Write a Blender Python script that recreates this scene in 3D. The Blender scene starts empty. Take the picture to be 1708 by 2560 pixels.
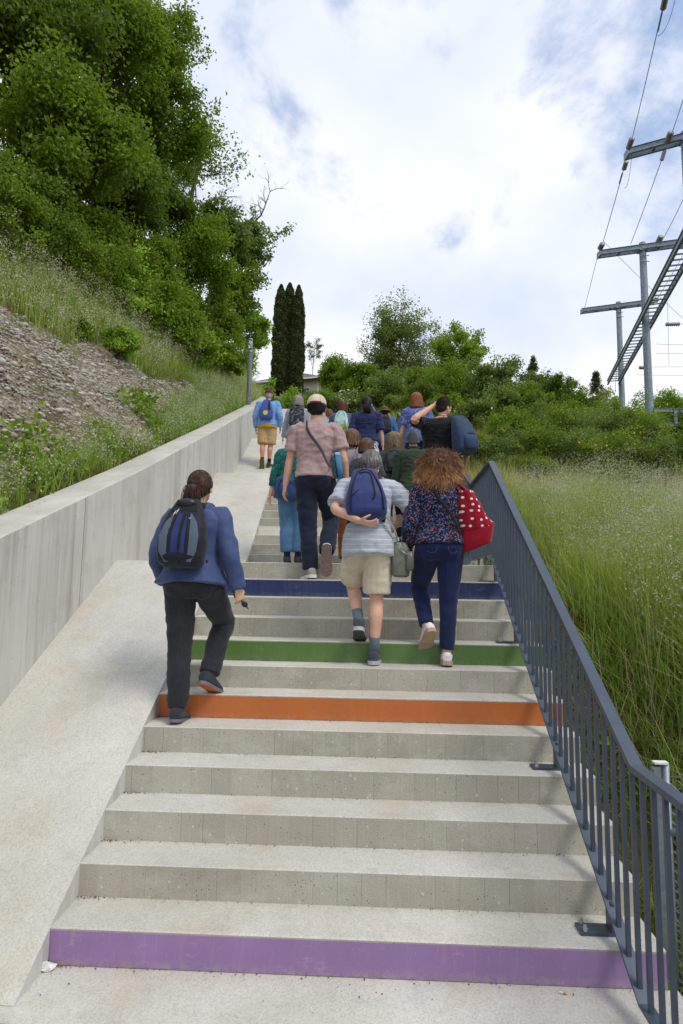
import bpy, math, random
import numpy as np
from mathutils import Vector, Matrix, noise
random.seed(7); RNG = np.random.default_rng(11)
R_ = math.radians
SC = bpy.context.scene
COL = SC.collection

# ------------------------------------------------------------------ camera
FPX, PIT, YAW, ROLL = 1500.0, 0.1140, -0.0400, 0.0150
CAM = np.array([1.418, -2.888, 1.752])
_F = np.array([math.sin(YAW)*math.cos(PIT), math.cos(YAW)*math.cos(PIT), math.sin(PIT)])
_R = np.array([math.cos(YAW), -math.sin(YAW), 0.0]); _U = np.cross(_R, _F)
RC = _R*math.cos(ROLL)+_U*math.sin(ROLL); UC = _U*math.cos(ROLL)-_R*math.sin(ROLL)
cd = bpy.data.cameras.new('camera'); cam = bpy.data.objects.new('camera', cd); COL.objects.link(cam)
cd.sensor_fit = 'VERTICAL'; cd.sensor_height = 36; cd.lens = FPX/2560*36
cd.clip_start = 0.05; cd.clip_end = 2000
M = Matrix.Identity(4)
for i in range(3):
    M[i][0] = RC[i]; M[i][1] = UC[i]; M[i][2] = -_F[i]; M[i][3] = CAM[i]
cam.matrix_world = M
SC.camera = cam
def at(x, y, Y):
    """point of the place at depth Y seen at photo pixel x,y"""
    d = _F + RC*(x-854)/FPX - UC*(y-1280)/FPX
    return CAM + d*(Y-CAM[1])/d[1]
def px_m(Y): return FPX/(Y-CAM[1])

# ------------------------------------------------------------------ world, sun, exposure
W = bpy.data.worlds.new('World'); SC.world = W; W.use_nodes = True
nt = W.node_tree; nt.nodes.clear()
SUN_EL, SUN_AZ = R_(54), R_(128)      # azimuth clockwise from +Y (behind the camera, to the right)
def N(t, **k):
    n = nt.nodes.new(t)
    for a, b in k.items(): setattr(n, a, b)
    return n
def setin(n, **k):
    for a, b in k.items(): n.inputs[a.replace('_', ' ')].default_value = b
sky = N('ShaderNodeTexSky'); sky.sky_type = 'NISHITA'; sky.sun_disc = False
sky.sun_elevation = SUN_EL; sky.sun_rotation = SUN_AZ; sky.altitude = 400; sky.ozone_density = 1.5
tc = N('ShaderNodeTexCoord'); sep = N('ShaderNodeSeparateXYZ'); nt.links.new(tc.outputs['Generated'], sep.inputs[0])
mz = N('ShaderNodeMath', operation='MAXIMUM'); mz.inputs[1].default_value = 0.0; nt.links.new(sep.outputs[2], mz.inputs[0])
az = N('ShaderNodeMath', operation='ADD'); az.inputs[1].default_value = 0.60; nt.links.new(mz.outputs[0], az.inputs[0])
dx = N('ShaderNodeMath', operation='DIVIDE'); dy = N('ShaderNodeMath', operation='DIVIDE')
nt.links.new(sep.outputs[0], dx.inputs[0]); nt.links.new(az.outputs[0], dx.inputs[1])
nt.links.new(sep.outputs[1], dy.inputs[0]); nt.links.new(az.outputs[0], dy.inputs[1])
cmb = N('ShaderNodeCombineXYZ'); nt.links.new(dx.outputs[0], cmb.inputs[0]); nt.links.new(dy.outputs[0], cmb.inputs[1])
mp = N('ShaderNodeMapping'); mp.inputs['Location'].default_value = (0.0, 0.0, 0.6); nt.links.new(cmb.outputs[0], mp.inputs[0])
n1 = N('ShaderNodeTexNoise'); setin(n1, Scale=3.8, Detail=9.0, Roughness=0.60, Distortion=0.15); nt.links.new(mp.outputs[0], n1.inputs['Vector'])
n1b = N('ShaderNodeTexNoise'); setin(n1b, Scale=0.9, Detail=2.0, Roughness=0.5); nt.links.new(mp.outputs[0], n1b.inputs['Vector'])
mxn = N('ShaderNodeMath', operation='MULTIPLY_ADD'); mxn.inputs[1].default_value = 0.22
nt.links.new(n1b.outputs[0], mxn.inputs[0]); nt.links.new(n1.outputs[0], mxn.inputs[2])
# gaps in the cloud cover in three directions of the sky
bias = mxn.outputs[0]
for (gx, gy), w0, amt in (((1650, 280), .955, .085), ((1480, 230), .985, .05), ((510, 430), .990, .06), ((740, 110), .992, .03), ((1140, 540), .982, -.09), ((1330, 740), .992, -.06)):
    gd = norm_ = _F+RC*(gx-854)/FPX-UC*(gy-1280)/FPX; gd = gd/np.linalg.norm(gd)
    dp = N('ShaderNodeVectorMath', operation='DOT_PRODUCT'); nt.links.new(tc.outputs['Generated'], dp.inputs[0]); dp.inputs[1].default_value = tuple(gd)
    mr = N('ShaderNodeMapRange', interpolation_type='SMOOTHSTEP'); mr.inputs['From Min'].default_value = w0; mr.inputs['From Max'].default_value = 1.0; mr.inputs['To Max'].default_value = -amt
    nt.links.new(dp.outputs['Value'], mr.inputs['Value']); ad = N('ShaderNodeMath', operation='ADD'); nt.links.new(bias, ad.inputs[0]); nt.links.new(mr.outputs[0], ad.inputs[1]); bias = ad.outputs[0]
cr = N('ShaderNodeValToRGB'); cr.color_ramp.elements[0].position = 0.455; cr.color_ramp.elements[0].color = (.40, .40, .40, 1); cr.color_ramp.elements[1].position = 0.61
cr.color_ramp.interpolation = 'EASE'
nt.links.new(bias, cr.inputs[0])
n2 = N('ShaderNodeTexNoise'); setin(n2, Scale=3.2, Detail=6.0, Roughness=0.5, Distortion=0.1); nt.links.new(mp.outputs[0], n2.inputs['Vector'])
cc = N('ShaderNodeValToRGB'); cc.color_ramp.elements[0].position = 0.36; cc.color_ramp.elements[0].color = (0.68, 0.76, 0.92, 1)
cc.color_ramp.elements[1].position = 0.62; cc.color_ramp.elements[1].color = (0.93, 0.95, 1.0, 1)
nt.links.new(n2.outputs[0], cc.inputs[0])
b1 = N('ShaderNodeBackground'); b1.inputs[1].default_value = 0.15
b2 = N('ShaderNodeBackground'); b2.inputs[1].default_value = 0.82
hs = N('ShaderNodeHueSaturation'); hs.inputs['Saturation'].default_value = 1.5; nt.links.new(sky.outputs[0], hs.inputs['Color']); nt.links.new(hs.outputs[0], b1.inputs[0]); nt.links.new(cc.outputs[0], b2.inputs[0])
mxs = N('ShaderNodeMixShader'); nt.links.new(cr.outputs[0], mxs.inputs[0]); nt.links.new(b1.outputs[0], mxs.inputs[1]); nt.links.new(b2.outputs[0], mxs.inputs[2])
wo = N('ShaderNodeOutputWorld'); nt.links.new(mxs.outputs[0], wo.inputs[0])
sl = bpy.data.lights.new('sun', 'SUN'); sl.energy = 1.3; sl.angle = R_(20); sl.color = (1.0, 0.95, 0.87)
so = bpy.data.objects.new('sun', sl); COL.objects.link(so)
sd = Vector((math.sin(SUN_AZ)*math.cos(SUN_EL), math.cos(SUN_AZ)*math.cos(SUN_EL), math.sin(SUN_EL)))
so.rotation_euler = sd.to_track_quat('Z', 'Y').to_euler(); so.location = (20, -20, 30)
SC.view_settings.view_transform = 'Standard'; SC.view_settings.look = 'None'
SC.view_settings.exposure = 0.42; SC.view_settings.gamma = 1.0
SC.render.engine = 'CYCLES'
SC.cycles.transparent_max_bounces = 16; SC.cycles.max_bounces = 6

# ------------------------------------------------------------------ object helpers
def mesh_obj(name, V, F, mat=None, parent=None, smooth=False, midx=None):
    me = bpy.data.meshes.new(name)
    V = np.asarray(V, dtype=np.float32)
    if isinstance(F, np.ndarray):
        k = F.shape[1]; nf = len(F)
        me.vertices.add(len(V)); me.vertices.foreach_set('co', V.ravel())
        me.loops.add(nf*k); me.loops.foreach_set('vertex_index', F.astype(np.int32).ravel())
        me.polygons.add(nf); me.polygons.foreach_set('loop_start', np.arange(0, nf*k, k, dtype=np.int32))
        me.update(calc_edges=True)
    else:
        me.from_pydata(V.tolist(), [], [tuple(int(i) for i in f) for f in F]); me.update()
    if smooth: me.polygons.foreach_set('use_smooth', np.ones(len(me.polygons), dtype=bool))
    for m in (mat if isinstance(mat, (list, tuple)) else [mat]):
        if m: me.materials.append(m)
    if midx is not None: me.polygons.foreach_set('material_index', np.asarray(midx, dtype=np.int32))
    o = bpy.data.objects.new(name, me); COL.objects.link(o)
    if parent: o.parent = parent
    return o
def tag(o, label=None, cat=None, group=None, kind=None):
    if label: o['label'] = label
    if cat: o['category'] = cat
    if group: o['group'] = group
    if kind: o['kind'] = kind
    return o
def empty(name, loc=(0, 0, 0), rz=0.0, label=None, cat=None, group=None, kind=None):
    o = bpy.data.objects.new(name, None); COL.objects.link(o)
    o.location = [float(c) for c in loc]; o.rotation_euler = (0, 0, rz); o.empty_display_size = 0.2
    return tag(o, label, cat, group, kind)
class MB:
    def __init__(s): s.V = []; s.F = []; s.n = 0; s.M = []
    def add(s, V, F, m=0):
        V = np.asarray(V, float)
        s.V.append(V); s.F += [tuple(int(i)+s.n for i in f) for f in F]; s.M += [m]*len(F); s.n += len(V); return s
    def box(s, c, size, rot=None, m=0):
        hx, hy, hz = [a/2 for a in size]
        v = np.array([[x, y, z] for x in (-hx, hx) for y in (-hy, hy) for z in (-hz, hz)])
        if rot is not None: v = v @ np.array(rot).T
        return s.add(v+np.array(c), [(0, 1, 3, 2), (4, 6, 7, 5), (0, 4, 5, 1), (2, 3, 7, 6), (0, 2, 6, 4), (1, 5, 7, 3)], m)
    def beam(s, a, b, w, h, up=(0, 0, 1), m=0):
        a = np.array(a, float); b = np.array(b, float); d = b-a; L = np.linalg.norm(d); d /= L
        r = np.cross(d, up); r /= np.linalg.norm(r); u = np.cross(r, d)
        return s.box((a+b)/2, (w, L, h), np.stack([r, d, u], 1), m)
    def tube(s, pts, r, seg=8, m=0, flat=1.0, hint=(0, 0, 1)):
        V, F = tube(pts, r, seg, flat, hint); return s.add(V, F, m)
    def data(s): return np.concatenate(s.V), s.F
    def build(s, name, mat, parent=None, smooth=False):
        return mesh_obj(name, np.concatenate(s.V), s.F, mat, parent, smooth, s.M if isinstance(mat, (list, tuple)) and len(mat) > 1 else None)
def resample(pts, n):
    """catmull-rom resample of rows"""
    P = np.asarray(pts, float); k = len(P)
    if k == 2: t = np.linspace(0, 1, n)[:, None]; return P[0]*(1-t)+P[1]*t
    Q = np.vstack([2*P[0]-P[1], P, 2*P[-1]-P[-2]])
    out = []
    for t in np.linspace(0, k-1-1e-9, n):
        i = int(t); f = t-i; a, b, c, d = Q[i], Q[i+1], Q[i+2], Q[i+3]
        out.append(0.5*((2*b)+(-a+c)*f+(2*a-5*b+4*c-d)*f*f+(-a+3*b-3*c+d)*f**3))
    return np.array(out)
def loft(rings, seg=16, p=2.0, cap=True):
    """rings: (center, ax, ay) ; superellipse exponent p"""
    th = np.linspace(0, 2*math.pi, seg, endpoint=False); c, s = np.cos(th), np.sin(th)
    cx = np.sign(c)*np.abs(c)**(2/p); sx = np.sign(s)*np.abs(s)**(2/p)
    V = np.concatenate([np.array(C)[None]+cx[:, None]*np.array(a)[None]+sx[:, None]*np.array(b)[None] for C, a, b in rings])
    F = []; n = len(rings)
    for i in range(n-1):
        for j in range(seg):
            k = (j+1) % seg; F.append((i*seg+j, i*seg+k, (i+1)*seg+k, (i+1)*seg+j))
    if cap: F.append(tuple(range(seg))[::-1]); F.append(tuple((n-1)*seg+j for j in range(seg)))
    return V, F
def tube(pts, r, seg=8, flat=1.0, hint=(0, 0, 1)):
    P = np.asarray(pts, float); n = len(P); r = np.broadcast_to(np.asarray(r, float), (n,))
    T = np.gradient(P, axis=0); T /= np.linalg.norm(T, axis=1)[:, None]+1e-12
    h = np.array(hint, float)
    if abs(T[0] @ h) > .95: h = np.array([1., 0, 0]) if abs(T[0][0]) < .9 else np.array([0, 1., 0])
    a = np.cross(T[0], h); a /= np.linalg.norm(a); rings = []
    for i in range(n):
        a = a-T[i]*(a @ T[i]); a /= np.linalg.norm(a)+1e-12; b = np.cross(T[i], a)
        rings.append((P[i], a*r[i], b*r[i]*flat))
    return loft(rings, seg)
def ellipsoid(c, r, rot=None, seg=14, rows=9):
    rings = []
    R = np.eye(3) if rot is None else np.array(rot)
    for i in range(rows):
        ph = math.pi*(i+.35)/(rows-.3)
        z = -math.cos(ph); w = max(math.sin(ph), .05)
        rings.append((np.array(c)+R @ np.array([0, 0, z*r[2]]), R @ np.array([w*r[0], 0, 0]), R @ np.array([0, w*r[1], 0])))
    return loft(rings, seg)
def remesh(parts, voxel, smooth=3, fac=.5):
    mb = MB()
    for V, F in parts: mb.add(V, F)
    o = mb.build('tmp', None)
    m = o.modifiers.new('r', 'REMESH'); m.mode = 'VOXEL'; m.voxel_size = voxel
    if smooth: s = o.modifiers.new('s', 'SMOOTH'); s.iterations = smooth; s.factor = fac
    dg = bpy.context.evaluated_depsgraph_get(); e = o.evaluated_get(dg); me = e.to_mesh()
    V = np.empty(len(me.vertices)*3); me.vertices.foreach_get('co', V); V = V.reshape(-1, 3)
    Nn = np.empty(len(me.vertices)*3); me.vertices.foreach_get('normal', Nn); Nn = Nn.reshape(-1, 3)
    nl = len(me.loops); L = np.empty(nl, dtype=np.int32); me.loops.foreach_get('vertex_index', L)
    F = L.reshape(-1, 4) if nl == 4*len(me.polygons) else [tuple(p.vertices) for p in me.polygons]
    e.to_mesh_clear(); md = o.data; bpy.data.objects.remove(o); bpy.data.meshes.remove(md)
    return V, F, Nn
def wrinkle(V, Nn, amp, sc, seed=0, ridge=True):
    out = V.copy(); sx, sy, sz = sc
    for i in range(len(V)):
        v = V[i]; q = Vector((v[0]*sx+seed, v[1]*sy, v[2]*sz+seed*.3))
        a = noise.noise(q); 
        if ridge: a = (1-abs(a)*2.2)*.6+noise.noise(q*2.3)*.4
        out[i] = v+Nn[i]*amp*a
    return out

# ------------------------------------------------------------------ materials
def srgb(r, g, b):
    f = lambda c: c/12.92 if c <= .04045 else ((c+.055)/1.055)**2.4
    return tuple(f(c/255) for c in (r, g, b))
class Mat:
    """small helper for node materials"""
    def __init__(s, name, rough=.7, spec=.3, metal=0.0):
        s.m = bpy.data.materials.new(name); s.m.use_nodes = True; s.nt = s.m.node_tree
        s.b = s.nt.nodes['Principled BSDF']; s.b.inputs['Roughness'].default_value = rough
        s.b.inputs['Specular IOR Level'].default_value = spec; s.b.inputs['Metallic'].default_value = metal
        s.tc = None
    def n(s, t, ins=None, **k):
        n = s.nt.nodes.new(t)
        for a, b in k.items(): setattr(n, a, b)
        for a, b in (ins or {}).items():
            if hasattr(b, 'links') or isinstance(b, bpy.types.NodeSocket): s.nt.links.new(b, n.inputs[a])
            else: n.inputs[a].default_value = b
        return n
    def co(s, scale=(1, 1, 1), loc=(0, 0, 0), rot=(0, 0, 0), kind='Object'):
        if not s.tc: s.tc = s.nt.nodes.new('ShaderNodeTexCoord')
        m = s.n('ShaderNodeMapping', {'Vector': s.tc.outputs[kind]})
        m.inputs['Scale'].default_value = scale; m.inputs['Location'].default_value = loc; m.inputs['Rotation'].default_value = rot
        return m.outputs[0]
    def noise(s, scale, detail=3, rough=.5, vec=None, dist=0.0):
        return s.n('ShaderNodeTexNoise', {'Vector': vec or s.co(), 'Scale': scale, 'Detail': detail, 'Roughness': rough, 'Distortion': dist}).outputs[0]
    def voro(s, scale, vec=None, feature='F1', rnd=1.0, out='Distance'):
        n = s.n('ShaderNodeTexVoronoi', {'Vector': vec or s.co(), 'Scale': scale, 'Randomness': rnd}, feature=feature)
        return n.outputs[out]
    def ramp(s, fac, stops, interp='LINEAR'):
        n = s.n('ShaderNodeValToRGB', {'Fac': fac}); r = n.color_ramp; r.interpolation = interp
        while len(r.elements) < len(stops): r.elements.new(.5)
        for e, (p, c) in zip(r.elements, stops):
            e.position = p; e.color = (*c, 1) if len(c) == 3 else c
        return n.outputs[0]
    def val(s, fac, a, b): return s.n('ShaderNodeMapRange', {'Value': fac, 'From Min': a, 'From Max': b}).outputs[0]
    def math(s, op, a, b=0.0):
        return s.n('ShaderNodeMath', {0: a, 1: b}, operation=op).outputs[0]
    def mix(s, f, a, b, mode='MIX'):
        n = s.n('ShaderNodeMix', data_type='RGBA', blend_type=mode)
        for i, v in ((0, f), (6, a), (7, b)):
            if isinstance(v, bpy.types.NodeSocket): s.nt.links.new(v, n.inputs[i])
            else: n.inputs[i].default_value = (*v, 1) if isinstance(v, tuple) and len(v) == 3 else v
        return n.outputs[2]
    def color(s, c):
        if isinstance(c, bpy.types.NodeSocket): s.nt.links.new(c, s.b.inputs['Base Color'])
        else: s.b.inputs['Base Color'].default_value = (*c, 1)
        return s
    def bump(s, h, strength=.3, dist=.01):
        n = s.n('ShaderNodeBump', {'Height': h, 'Strength': strength, 'Distance': dist}); s.nt.links.new(n.outputs[0], s.b.inputs['Normal']); return s
    def rough(s, v): s.nt.links.new(v, s.b.inputs['Roughness']); return s
def simple(name, rgb, rough=.6, spec=.3, metal=0., var=.12, nscale=20):
    m = Mat(name, rough, spec, metal); c = srgb(*rgb)
    m.color(m.ramp(m.noise(nscale, 4), [(.3, tuple(x*(1-var) for x in c)), (.7, tuple(min(1, x*(1+var)) for x in c))])); return m.m

def concrete_riser():
    m = Mat('board formed concrete', .85, .2)
    big = m.ramp(m.noise(1.3, 4, .6), [(.3, srgb(164, 158, 142)), (.5, srgb(177, 171, 155)), (.72, srgb(188, 183, 168))])
    bx = m.n('ShaderNodeSeparateXYZ', {0: m.co()}).outputs
    u = m.math('MULTIPLY', m.math('ADD', bx[0], bx[1]), 8.3)
    fl = m.math('FLOOR', u); wn = m.n('ShaderNodeTexWhiteNoise', {'W': m.math('ADD', fl, m.math('MULTIPLY', m.math('FLOOR', m.math('MULTIPLY', bx[2], 6.25)), 17.0))}, noise_dimensions='1D').outputs[0]
    c = m.mix(m.math('MULTIPLY', wn, .2), big, srgb(136, 132, 120))
    st = m.noise(1, 4, .6, m.co((60, 60, 3))); c = m.mix(m.ramp(st, [(.55, (0, 0, 0)), (.8, (.3, .3, .3))]), c, srgb(205, 203, 193))
    fr = m.math('FRACT', u); ln = m.math('LESS_THAN', fr, .022); c = m.mix(m.math('MULTIPLY', m.math('MULTIPLY', ln, wn), .7), c, srgb(98, 94, 84))
    # pits
    v = m.voro(38.0); msk = m.math('GREATER_THAN', m.noise(9, 3), .53)
    pit = m.math('MULTIPLY', m.math('LESS_THAN', v, .13), msk)
    c = m.mix(m.math('MULTIPLY', pit, .75), c, srgb(70, 66, 58))
    wp = m.voro(14.0, m.co((1, 1, 1), (3, 1, 2))); c = m.mix(m.math('MULTIPLY', m.math('LESS_THAN', wp, .11), .5), c, srgb(214, 211, 200))
    ef = m.noise(3.2, 6, .72, m.co((1, 1, 1.6), (4, 4, 1))); c = m.mix(m.ramp(ef, [(.52, (0, 0, 0)), (.68, (.45, .45, .45))]), c, srgb(202, 199, 188)); ek = m.noise(2.1, 5, .7, m.co((1, 1, 1), (9, 1, 1))); c = m.mix(m.ramp(ek, [(.55, (0, 0, 0)), (.72, (.4, .4, .4))]), c, srgb(138, 130, 112))
    sp = m.ramp(m.noise(160, 2), [(.35, (.85, .85, .85)), (.65, (1.08, 1.08, 1.08))]); c = m.mix(1.0, c, sp, 'MULTIPLY')
    m.color(c); m.bump(m.math('SUBTRACT', m.noise(90, 3), m.math('MULTIPLY', pit, 2.0)), .25, .006); return m.m
def concrete_tread():
    m = Mat('washed aggregate concrete', .9, .15)
    c = m.ramp(m.noise(.9, 5, .6), [(.3, srgb(188, 183, 170)), (.5, srgb(199, 195, 183)), (.7, srgb(210, 207, 197))])
    st = m.noise(2.1, 5, .65, m.co((1, 1, 1), (5, 2, 1))); c = m.mix(m.ramp(st, [(.50, (0, 0, 0)), (.68, (.5, .5, .5))]), c, srgb(186, 174, 150))
    s5 = m.noise(6.5, 6, .7, m.co((1, 1, 1), (1, 9, 4))); c = m.mix(m.ramp(s5, [(.52, (0, 0, 0)), (.75, (.45, .45, .45))]), c, srgb(166, 163, 155))
    s6 = m.noise(.55, 3, .5, m.co((1, 1, 1), (3, 3, 9))); c = m.mix(m.ramp(s6, [(.48, (0, 0, 0)), (.66, (.35, .35, .35))]), c, srgb(172, 174, 174))
    s1 = m.ramp(m.voro(150, out='Color'), [(.0, (.80, .80, .79)), (.5, (1, 1, 1)), (1, (1.10, 1.10, 1.10))]); c = m.mix(1.0, c, s1, 'MULTIPLY')
    s2 = m.ramp(m.noise(230, 2, .6), [(.3, (.72, .72, .72)), (.45, (1, 1, 1))]); c = m.mix(.7, c, s2, 'MULTIPLY')
    dk = m.voro(24, m.co((1, 1, 1), (2, 7, 3))); c = m.mix(m.math('MULTIPLY', m.math('LESS_THAN', dk, .05), .7), c, srgb(80, 76, 70))
    m.color(c); m.bump(m.noise(190, 2), .3, .004); return m.m
def concrete_wall():
    m = Mat('streaked wall concrete', .85, .2)
    c = m.ramp(m.noise(.9, 4, .6, m.co((1, 1, .5))), [(.3, srgb(186, 184, 176)), (.6, srgb(204, 202, 194)), (.75, srgb(212, 211, 204))])
    s1 = m.noise(1, 5, .65, m.co((9, 9, .55))); c = m.mix(m.ramp(s1, [(.5, (0, 0, 0)), (.74, (.6, .6, .6))]), c, srgb(140, 129, 122))
    s2 = m.noise(1, 5, .7, m.co((22, 22, .8), (3, 1, 0))); c = m.mix(m.ramp(s2, [(.52, (0, 0, 0)), (.75, (.6, .6, .6))]), c, srgb(216, 216, 211))
    s3 = m.noise(1, 3, .6, m.co((45, 45, 1.2), (1, 5, 0))); c = m.mix(m.ramp(s3, [(.55, (0, 0, 0)), (.8, (.4, .4, .4))]), c, srgb(150, 147, 138))
    bx = m.n('ShaderNodeSeparateXYZ', {0: m.co()}).outputs
    fr = m.math('FRACT', m.math('MULTIPLY', bx[1], 8.7)); ln = m.math('LESS_THAN', fr, .03)
    wn = m.n('ShaderNodeTexWhiteNoise', {'W': m.math('FLOOR', m.math('MULTIPLY', bx[1], 8.7))}, noise_dimensions='1D').outputs[0]
    c = m.mix(m.math('MULTIPLY', m.math('MULTIPLY', ln, wn), .35), c, srgb(120, 117, 108)); c = m.mix(m.math('MULTIPLY', wn, .12), c, srgb(150, 148, 140))
    jn = m.math('LESS_THAN', m.math('FRACT', m.math('MULTIPLY', m.math('ADD', bx[1], .55), .36)), .0035); c = m.mix(m.math('MULTIPLY', jn, .8), c, srgb(92, 90, 84))
    gy = m.math('SUBTRACT', m.math('FRACT', m.math('MULTIPLY', bx[1], .72)), .5); gz = m.math('SUBTRACT', m.math('FRACT', m.math('MULTIPLY', m.math('SUBTRACT', bx[2], m.math('MULTIPLY', bx[1], .375)), .9)), .5)
    rr2 = m.math('ADD', m.math('POWER', m.math('DIVIDE', gy, .72), 2.0), m.math('POWER', m.math('DIVIDE', gz, .9), 2.0)); tie = m.math('LESS_THAN', rr2, .00022); c = m.mix(m.math('MULTIPLY', tie, .7), c, srgb(84, 82, 76))
    bl = m.noise(2.4, 6, .7, m.co((1, 1, 1), (8, 3, 2))); c = m.mix(m.ramp(bl, [(.52, (0, 0, 0)), (.7, (.4, .4, .4))]), c, srgb(158, 150, 134))
    pit = m.math('MULTIPLY', m.math('LESS_THAN', m.voro(16), .07), m.math('GREATER_THAN', m.noise(4, 3), .5)); c = m.mix(m.math('MULTIPLY', pit, .7), c, srgb(90, 87, 80))
    m.color(c); m.bump(m.noise(60, 4), .2, .006); return m.m
def paint(name, rgb, dirt=.25):
    m = Mat(name, .42, .4); c = srgb(*rgb)
    cc_ = m.ramp(m.noise(3.5, 5, .6), [(.3, tuple(x*.9 for x in c)), (.7, tuple(x*1.07 for x in c))])
    s = m.noise(1, 4, .7, m.co((30, 30, 4))); cc_ = m.mix(m.ramp(s, [(.52, (0, 0, 0)), (.9, (dirt*.6,)*3)]), cc_, srgb(205, 198, 182))
    f = m.noise(120, 3, .7); cc_ = m.mix(m.math('MULTIPLY', m.math('GREATER_THAN', f, .67), dirt*1.3), cc_, srgb(200, 190, 165))
    sc_ = m.noise(5.5, 6, .75, m.co((1, 1, 2.2), (2, 2, 2))); cc_ = m.mix(m.ramp(sc_, [(.60, (0, 0, 0)), (.72, (dirt*1.2,)*3)]), cc_, srgb(196, 190, 178))
    zz_ = m.math('FRACT', m.math('DIVIDE', m.n('ShaderNodeSeparateXYZ', {0: m.co()}).outputs[2], .16)); lo_ = m.math('MULTIPLY', m.val(zz_, .30, .05), m.val(m.noise(24, 4, .7), .40, .62)); cc_ = m.mix(m.math('MULTIPLY', lo_, dirt*1.6), cc_, srgb(176, 164, 142))
    m.color(cc_); m.bump(m.noise(60, 3), .1, .004); return m.m
MAT = {}
MAT['riser'] = concrete_riser(); MAT['tread'] = concrete_tread(); MAT['wall'] = concrete_wall()
def wall_top_mat():
    m = Mat('wall coping concrete', .88, .2)
    c = m.ramp(m.noise(2.2, 6, .65), [(.3, srgb(178, 173, 160)), (.55, srgb(196, 192, 181)), (.75, srgb(206, 203, 193))])
    c = m.mix(.6, c, m.ramp(m.noise(120, 2), [(.3, (.8, .8, .8)), (.6, (1.05, 1.05, 1.05))]), 'MULTIPLY'); m.color(c); m.bump(m.noise(120, 3), .2, .004); return m.m
MAT['walltop'] = wall_top_mat()
def steel(name, rgb, rough, metal, var=.1):
    m = Mat(name, rough, .5, metal); c = srgb(*rgb)
    m.color(m.ramp(m.noise(9, 6, .65), [(.35, tuple(x*(1-var) for x in c)), (.65, tuple(x*(1+var) for x in c))])); m.bump(m.noise(140, 2), .05, .002); return m.m
MAT['rail'] = steel('slate blue railing paint', (74, 84, 98), .42, .25)
MAT['galv'] = steel('galvanised steel', (142, 152, 160), .5, .55, .22)
MAT['pylon'] = steel('weathered galvanised pylon', (134, 146, 156), .55, .35, .25)
MAT['bolt'] = steel('bright steel bolt', (190, 190, 190), .3, .9)
MAT['wire'] = steel('dark wire', (52, 54, 58), .6, .3)
def leafmat(name, a, b, tr=.35):
    m = Mat(name, .5, .3); ca, cb = [tuple(min(.6, x*1.65) for x in srgb(*q)) for q in (a, b)]
    oi = m.n('ShaderNodeObjectInfo').outputs['Random']
    f = m.noise(1.6, 3, .6, m.co(kind='Object')); f2 = m.noise(9, 2, .6)
    c = m.mix(m.val(f, .35, .65), ca, cb); c = m.mix(m.math('MULTIPLY', m.val(f2, .4, .7), .45), c, tuple(x*1.45 for x in cb))
    c = m.mix(m.math('MULTIPLY', oi, .35), c, tuple(x*y for x, y in zip(ca, (1.3, .95, .8))))
    m.color(c)
    t = m.n('ShaderNodeBsdfTranslucent', {'Color': m.mix(.5, c, srgb(150, 175, 40))})
    mx = m.n('ShaderNodeMixShader', {0: tr, 1: m.b.outputs[0], 2: t.outputs[0]})
    m.nt.links.new(mx.outputs[0], m.nt.nodes['Material Output'].inputs[0]); return m.m
MAT['leaf'] = leafmat('broad leaf green', (70, 92, 20), (108, 132, 34))
MAT['leafdark'] = leafmat('deep leaf green', (54, 74, 20), (86, 108, 32))
MAT['leaflight'] = leafmat('fresh leaf green', (92, 124, 34), (130, 158, 54))
MAT['leafgrey'] = leafmat('grey green leaf', (76, 94, 44), (112, 128, 66))
MAT['cypress'] = leafmat('cypress foliage', (44, 52, 28), (72, 78, 42), .15)
MAT['bark'] = simple('bark', (92, 80, 66), .9, .1, var=.3)
MAT['darkbark'] = simple('dark bark', (60, 50, 42), .9, .1, var=.3)
MAT['grassA'] = leafmat('tall grass', (104, 132, 50), (154, 170, 84), .4)
MAT['grassB'] = leafmat('dry grass', (150, 140, 96), (178, 168, 124), .3)
MAT['grassC'] = leafmat('lush grass', (80, 108, 36), (118, 142, 54), .4)
MAT['moss'] = simple('rusty moss', (96, 66, 42), .95, .1, var=.35, nscale=14)
def soil():
    m = Mat('earth and weeds', .95, .1)
    c = m.ramp(m.noise(1.6, 6, .65), [(.3, srgb(70, 76, 38)), (.5, srgb(96, 96, 52)), (.68, srgb(116, 98, 68))])
    c = m.mix(m.val(m.noise(14, 4, .7), .4, .7), c, srgb(64, 50, 34)); m.color(c); m.bump(m.noise(22, 5, .7), .8, .05); return m.m
MAT['soil'] = soil()
def gravelmat():
    m = Mat('grey scree soil', .95, .1)
    c = m.ramp(m.voro(26, out='Color'), [(.1, srgb(112, 100, 82)), (.5, srgb(152, 142, 122)), (.9, srgb(180, 170, 150))])
    c = m.mix(m.val(m.noise(1.8, 5, .65), .42, .66), c, srgb(100, 84, 60)); c = m.mix(.6, c, m.ramp(m.noise(60, 4), [(.35, (.6, .6, .6)), (.65, (1.1, 1.1, 1.1))]), 'MULTIPLY')
    m.color(c); m.bump(m.voro(30), 1.0, .03); return m.m
MAT['scree'] = gravelmat()
def stonemat():
    m = Mat('pebble stone', .85, .25)
    c = m.ramp(m.n('ShaderNodeTexWhiteNoise', {'Vector': m.n('ShaderNodeVectorMath', {0: m.co(), 1: (14, 14, 14)}, operation='MULTIPLY').outputs[0]}).outputs[0], [(0, srgb(150, 144, 132)), (1, srgb(190, 186, 174))])
    c = m.ramp(m.noise(7, 3, .7), [(.3, srgb(122, 115, 102)), (.5, srgb(168, 163, 150)), (.7, srgb(200, 196, 184))]); m.color(c); m.bump(m.noise(90, 3), .3, .004); return m.m
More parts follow.
